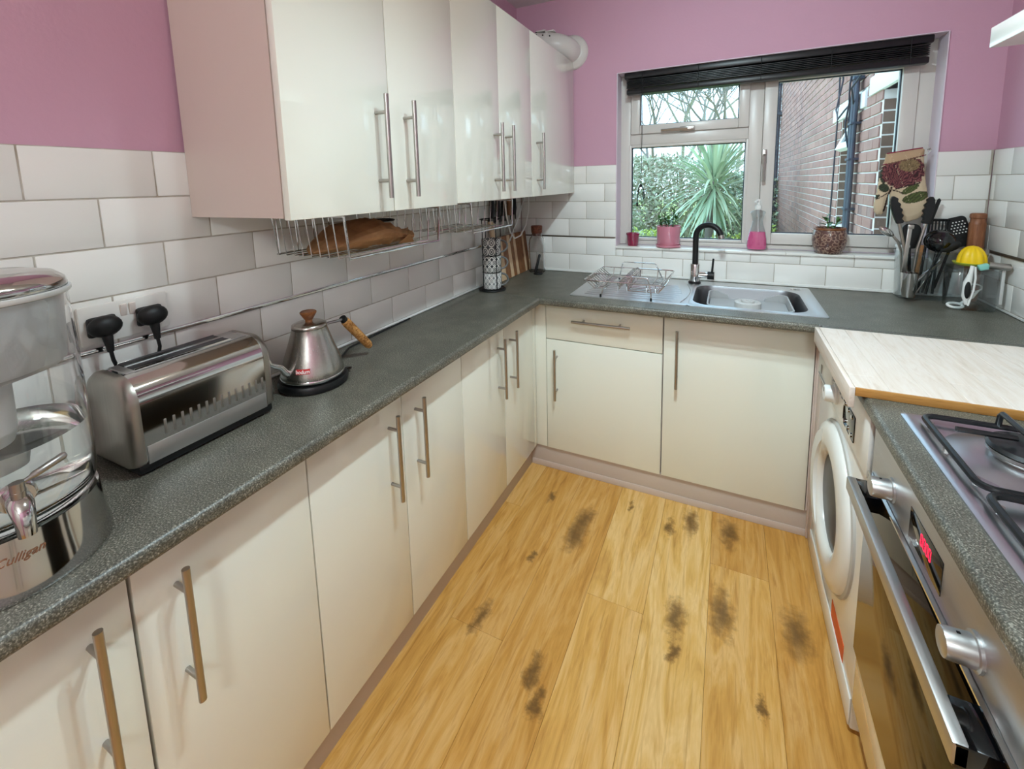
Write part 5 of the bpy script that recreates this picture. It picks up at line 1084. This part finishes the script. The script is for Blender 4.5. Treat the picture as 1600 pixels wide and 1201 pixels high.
rows_ = int((NZ1-NZ0)/.075); near = []; rest = []
for r in range(rows_):
    z0 = NZ0+r*.075+.005; z1 = z0+.065; y = NY0-(.1125 if r % 2 else 0)
    while y < NY1:
        a, c = max(NY0, y+.005), min(NY1, y+.22); y += .225
        if c-a < .03: continue
        segs = [(a, c)]
        for o0, o1, oz0, oz1 in OPEN+LINT:
            if z1 < oz0+.01 or z0 > oz1-.01: continue
            segs = [q for s0, s1 in segs for q in ((s0, min(s1, o0-.002)), (max(s0, o1+.002), s1)) if q[1]-q[0] > .03]
        for s in segs:
            vis = .85+.0*0 < z0 and z1 < 2.05+.30*(s[0]-1) and 1.0 < s[0] < 4.6 and (z0 > 1.35-.13*s[0])
            (near if vis else rest).append((s[0], s[1], z0, z1))
near.sort(key=lambda q: q[0]); rest += near[295:]; near = near[:295]
bc = {}
for a, c, z0, z1 in near:
    k = round(c-a, 3); pos = (NX+.004, (a+c)/2, (z0+z1)/2)
    if k not in bc:
        q = MB(); q.box(-.010, .0, -k/2, k/2, -.0325, .0325, .003, 1); o = obj('brick', q, 'brick', nb)
        for v in o.data.vertices: v.co += Vector(ORG[nb.name])
        o.location = Vector(pos)-Vector(ORG[nb.name]); bc[k] = o
    else: dupe(bc[k], nb, pos)
b = MB()
for a, c, z0, z1 in rest: b.box(NX-.006, NX+.004, a, c, z0, z1)
m = M('brick_courses', '9A6A5E', .85); bt = m.n('TexWhiteNoise', noise_dimensions='3D'); sn = m.n('VectorMath', operation='SNAP'); sn.inputs[1].default_value = (9, .1125, .075); m.l(m.coord('World'), sn.inputs[0]); m.l(sn.outputs[0], bt.inputs['Vector'])
m.base(m.ramp(bt.outputs['Value'], [(0, '9A7068'), (.3, 'AC8278'), (.6, '947672'), (.85, 'B88E82'), (1, '866864')])); MT['brick_courses'] = m.m
stuff(obj('brick_courses', b, 'brick_courses', nb))
for (o0, o1, oz0, oz1), (l0, l1, lz0, lz1) in zip(OPEN, LINT):
    b = MB(); b.box(NX-.02, NX+.12, l0, l1, lz0, lz1, .004); obj('lintel', b, 'lintel_white', nb)
    b = MB(); b.box(NX-.06, NX+.12, o0-.03, o1+.05, oz0-.055, oz0-.002, .006); obj('sill', b, 'lintel_white', nb)
    for k in range(int((oz1-oz0)/.075)):
        b = MB(); b.box(NX+.006, NX+.11, o1-.004, o1+.002, oz0+k*.075+.005, oz0+k*.075+.07, .002, 1); obj('reveal_brick', b, 'dark_brick', nb)
    b = MB(); x0 = NX+.11
    b.box(x0, x0+.06, o0, o0+.06, oz0, oz1); b.box(x0, x0+.06, o1-.06, o1, oz0, oz1); b.box(x0, x0+.06, o0+.06, o1-.06, oz0, oz0+.06); b.box(x0, x0+.06, o0+.06, o1-.06, oz1-.06, oz1); b.box(x0, x0+.06, o0+.06, o1-.06, 1.60, 1.66)
    wf = obj('window', b, 'lintel_white', nb); b = MB(); b.box(x0+.03, x0+.036, o0+.06, o1-.06, oz0+.06, 1.60); obj('pane', b, 'washer_glass', wf)
# open top-hung vent of the first window
o0, o1 = OPEN[0][:2]; R_ = Matrix.Translation((NX+.10, 0, 1.83)) @ Matrix.Rotation(math.radians(24), 4, 'Y')
b = MB()
for y0, y1, z0, z1 in ((o0+.02, o0+.08, -.24, 0), (o1-.08, o1-.02, -.24, 0), (o0+.08, o1-.08, -.24, -.18), (o0+.08, o1-.08, -.06, 0)): b.box(-.05, 0, y0, y1, z0, z1, .003, 1, R_)
vs_ = obj('open_vent', b, 'lintel_white', nb); b = MB(); b.box(-.03, -.024, o0+.08, o1-.08, -.18, -.06, 0, 1, R_); obj('vent_pane', b, 'washer_glass', vs_)
# drainpipe at the far end, service pipes and cables nearer
t = thing('drainpipe', 'dark blue-grey drainpipe at the far end of the brick wall', 'drainpipe', (NX-.07, 7.62, GZ))
b = MB(); b.tube([(NX-.07, 7.62, GZ), (NX-.07, 7.62, NZ1)], .052, 14); obj('pipe', b, 'pipe_blue_grey', t)
for z in (.75, 2.55):
    b = MB(); b.cyl((NX-.07, 7.62, z), (NX-.07, 7.62, z+.09), .065, None, 14); b.box(NX-.08, NX-.004, 7.50, 7.74, z+.02, z+.07); obj('bracket', b, 'pipe_blue_grey', t)
t = thing('service_pipes', 'bundle of dark vertical pipes on the brick wall between the two neighbour windows', 'pipes', (NX-.05, 1.70, GZ))
for k, (dy, r) in enumerate([(0, .022), (.05, .016), (-.035, .012)]):
    b = MB(); b.tube([(NX-.045, 1.70+dy, GZ), (NX-.045, 1.70+dy, NZ1)], r, 10); obj('pipe', b, 'pipe_blue_grey', t)
for z in (1.15, 1.52, 1.78, 2.1):
    b = MB(); b.box(NX-.07, NX-.004, 1.655, 1.765, z, z+.018, .003); obj('clamp', b, 'pipe_blue_grey', t)
for k, P in enumerate([[(NX-.03, 1.78, 1.2), (NX-.04, 1.80, 1.6), (NX-.05, 1.84, 1.85), (NX-.04, 1.80, 2.1), (NX-.04, 1.78, 2.6)], [(NX-.05, 1.76, 1.95), (NX-.10, 1.95, 1.86), (NX-.08, 2.15, 1.95), (NX-.03, 2.25, 2.2), (NX-.03, 2.3, 2.6)], [(NX-.05, 1.70, 1.92), (NX-.10, 1.55, 2.03), (NX-.06, 1.35, 2.12), (NX-.03, 1.2, 2.3)], [(NX-.02, 2.46, .9), (NX-.02, 2.44, 1.5), (NX-.02, 2.42, 2.0), (NX-.02, 2.45, 2.7)], [(NX-.06, 1.74, 1.62), (NX-.08, 1.79, 1.78), (NX-.07, 1.76, 1.95), (NX-.08, 1.72, 2.08), (NX-.05, 1.75, 2.3)]]):
    q = []; 
    for a, c in zip(P, P[1:]):
        for f in (0, .5): q.append(Vector(a).lerp(Vector(c), f)+Vector((0, random.uniform(-.012, .012), random.uniform(-.01, .01))))
    q.append(P[-1]); b = MB(); b.tube(q, .0065, 6); obj('cable', b, 'cable_dark', t)
# ---- garden
def strap(V, F, base, d, L, W, droop, n=7):
    d = Vector(d).normalized(); side = d.cross(Vector((0, 0, 1)))
    side = side.normalized() if side.length > .05 else Vector((1, 0, 0)); p = Vector(base); s = L/n; i0 = len(V)
    for k in range(n+1):
        f = k/n; wd = W*(.7+.6*f-1.25*f*f*f) if f < 1 else .001; nrm = side.cross(d)
        V.append(tuple(p-side*wd/2+nrm*wd*.12)); V.append(tuple(p+side*wd/2+nrm*wd*.12))
        d = (d+Vector((0, 0, -droop*(.25+f)))).normalized(); p = p+d*s
    for k in range(n): a = i0+2*k; F.append((a, a+1, a+3, a+2))
cx_, cy_, cz_ = .93, 4.55, 1.18
t = thing('cordyline', 'spiky blue-green cabbage palm in the garden outside the left pane', 'palm tree', (cx_, cy_, GZ))
b = MB(); b.tube([(cx_+.03, cy_, GZ), (cx_-.02, cy_, .4), (cx_, cy_, cz_+.2)], [.11, .09, .07], 10); obj('trunk', b, 'bark', t)
rg = random.Random(11)
for mat, cnt in (('cordyline_leaf', 150), ('cordyline_leaf_pale', 130)):
    V = []; F = []
    for k in range(cnt):
        a = rg.uniform(0, 2*PI); el = math.radians(rg.choice((rg.uniform(-50, 10), rg.uniform(0, 75), rg.uniform(20, 85)))); zb = cz_+.28*rg.random()-.05+.12*math.sin(el)
        strap(V, F, (cx_+.05*math.cos(a), cy_+.05*math.sin(a), zb), (math.cos(a)*math.cos(el), math.sin(a)*math.cos(el), math.sin(el)), rg.uniform(.62, .95), rg.uniform(.030, .045), rg.uniform(.04, .22))
    b = MB(); b.faces(V, F); stuff(obj('leaves', b, mat, t, recalc=False))
def shrub(name, label, c, r, hgt, mats, n, lw, group, rg):
    t = thing(name, label, 'shrub', (c[0], c[1], GZ), group)
    b = MB()
    for k in range(14):
        a = rg.uniform(0, 2*PI); q = r*.8*rg.random(); b.tube([(c[0], c[1], GZ), (c[0]+q*.5*math.cos(a), c[1]+q*.5*math.sin(a), GZ+hgt*.5), (c[0]+q*math.cos(a), c[1]+q*math.sin(a), GZ+hgt*rg.uniform(.7, 1.02))], [.02, .012, .004], 5)
    stuff(obj('stems', b, 'bark', t))
    for mt in mats:
        V = []; F = []
        for k in range(n//len(mats)):
            a = rg.uniform(0, 2*PI); q = math.sqrt(rg.random()); zf_ = rg.random(); rr_ = r*q*math.sqrt(max(.05, 1-(zf_*2-.75)**2*.55)); p = Vector((c[0]+rr_*math.cos(a), c[1]+rr_*math.sin(a), GZ+hgt*(.03+.97*zf_)))
            d = Vector((rg.uniform(-1, 1), rg.uniform(-1, 1), rg.uniform(-.6, 1))).normalized(); e = d.orthogonal().normalized(); L_ = lw*rg.uniform(.7, 1.5); i0 = len(V)
            V += [tuple(p), tuple(p+d*L_*.5+e*L_*.22), tuple(p+d*L_), tuple(p+d*L_*.5-e*L_*.22)]; F.append((i0, i0+1, i0+2, i0+3))
        b = MB(); b.faces(V, F); stuff(obj('foliage', b, mt, t, recalc=False, smooth=False))
SH = [('pale straw-coloured tangle of shrub behind the cabbage palm on its left', (-.35, 7.6), 1.5, 2.2, ('leaf_straw', 'leaf_pale'), 5200, .09), ('grey-green shrub filling the left edge of the window view', (-1.6, 6.2), 1.2, 2.0, ('leaf_pale', 'leaf_dark'), 4200, .08),
      ('grey-green shrub behind the cabbage palm on its right', (1.4, 7.9), 1.0, 1.8, ('leaf_dark', 'leaf_pale'), 3600, .09), ('low lime-green plants in front of the cabbage palm on its left', (.1, 3.9), .75, 1.0, ('leaf_lime', 'leaf_lime', 'leaf_pale'), 3000, .06),
      ('low lime-green plants at the foot of the brick wall below the cabbage palm', (1.15, 3.9), .55, .95, ('leaf_lime', 'leaf_dark'), 2400, .06), ('small lime-green plant beside the far drainpipe', (1.6, 6.3), .35, .95, ('leaf_lime',), 1300, .07),
      ('twiggy pale shrub low in the view between the lime plants and the straw shrub', (-.75, 5.0), .8, 1.35, ('leaf_pale', 'leaf_straw'), 3000, .06)]
for k, (lab, c, r, h, ms, n, lw) in enumerate(SH): shrub('garden_shrub', lab, c, r, h, ms, int(n*1.7), lw, 'shrubs in the garden', random.Random(40+k))
def tree(label, base, h, seed, mat):
    rg = random.Random(seed); b = MB()
    def grow(p, d, L, r, lev):
        n = 3; P = [p]; 
        for k in range(n): d = (d+Vector((rg.uniform(-.16, .16), rg.uniform(-.16, .16), rg.uniform(-.02, .12)))).normalized(); P.append(P[-1]+d*L/n)
        b.tube(P, [r, r*.88, r*.78, r*.66], 5 if lev < 3 else 3, caps=False)
        if lev >= 7: return
        for k in range(2 if lev < 1 else rg.choice((2, 3, 3))):
            a = rg.uniform(0, 2*PI); sp_ = rg.uniform(.35, .75); o_ = d.orthogonal().normalized(); o2 = d.cross(o_); nd = (d+(o_*math.cos(a)+o2*math.sin(a))*sp_).normalized(); grow(P[-1-(k == 2)], nd, L*rg.uniform(.66, .86), r*.66, lev+1)
    grow(Vector((*base, GZ)), Vector((0, 0, 1)), h*.26, h*.012, 0)
    solo('bare_tree', b, mat, label, 'tree', (*base, GZ), 'bare trees beyond the garden', recalc=False)
for lab, base, h, sd, mt in [('leafless tree furthest to the left beyond the shrubs', (-2.6, 12.5), 7.0, 3, 'bark_pale'), ('leafless tree whose twigs fill the left part of the small upper pane', (-.95, 10.6), 6.6, 5, 'bark'), ('leafless tree behind the middle of the small upper pane', (.1, 11.4), 6.8, 9, 'bark_pale'),
        ('leafless tree with the sturdiest trunk, in the right part of the small upper pane', (.95, 10.9), 6.6, 21, 'bark'), ('leafless tree set far back between the nearer bare trees', (-.45, 14.8), 8.4, 33, 'bark_pale'), ('leafless tree far back beside the end of the brick wall', (1.35, 14.2), 8.0, 14, 'bark_pale')]: tree(lab, base, h, sd, mt)
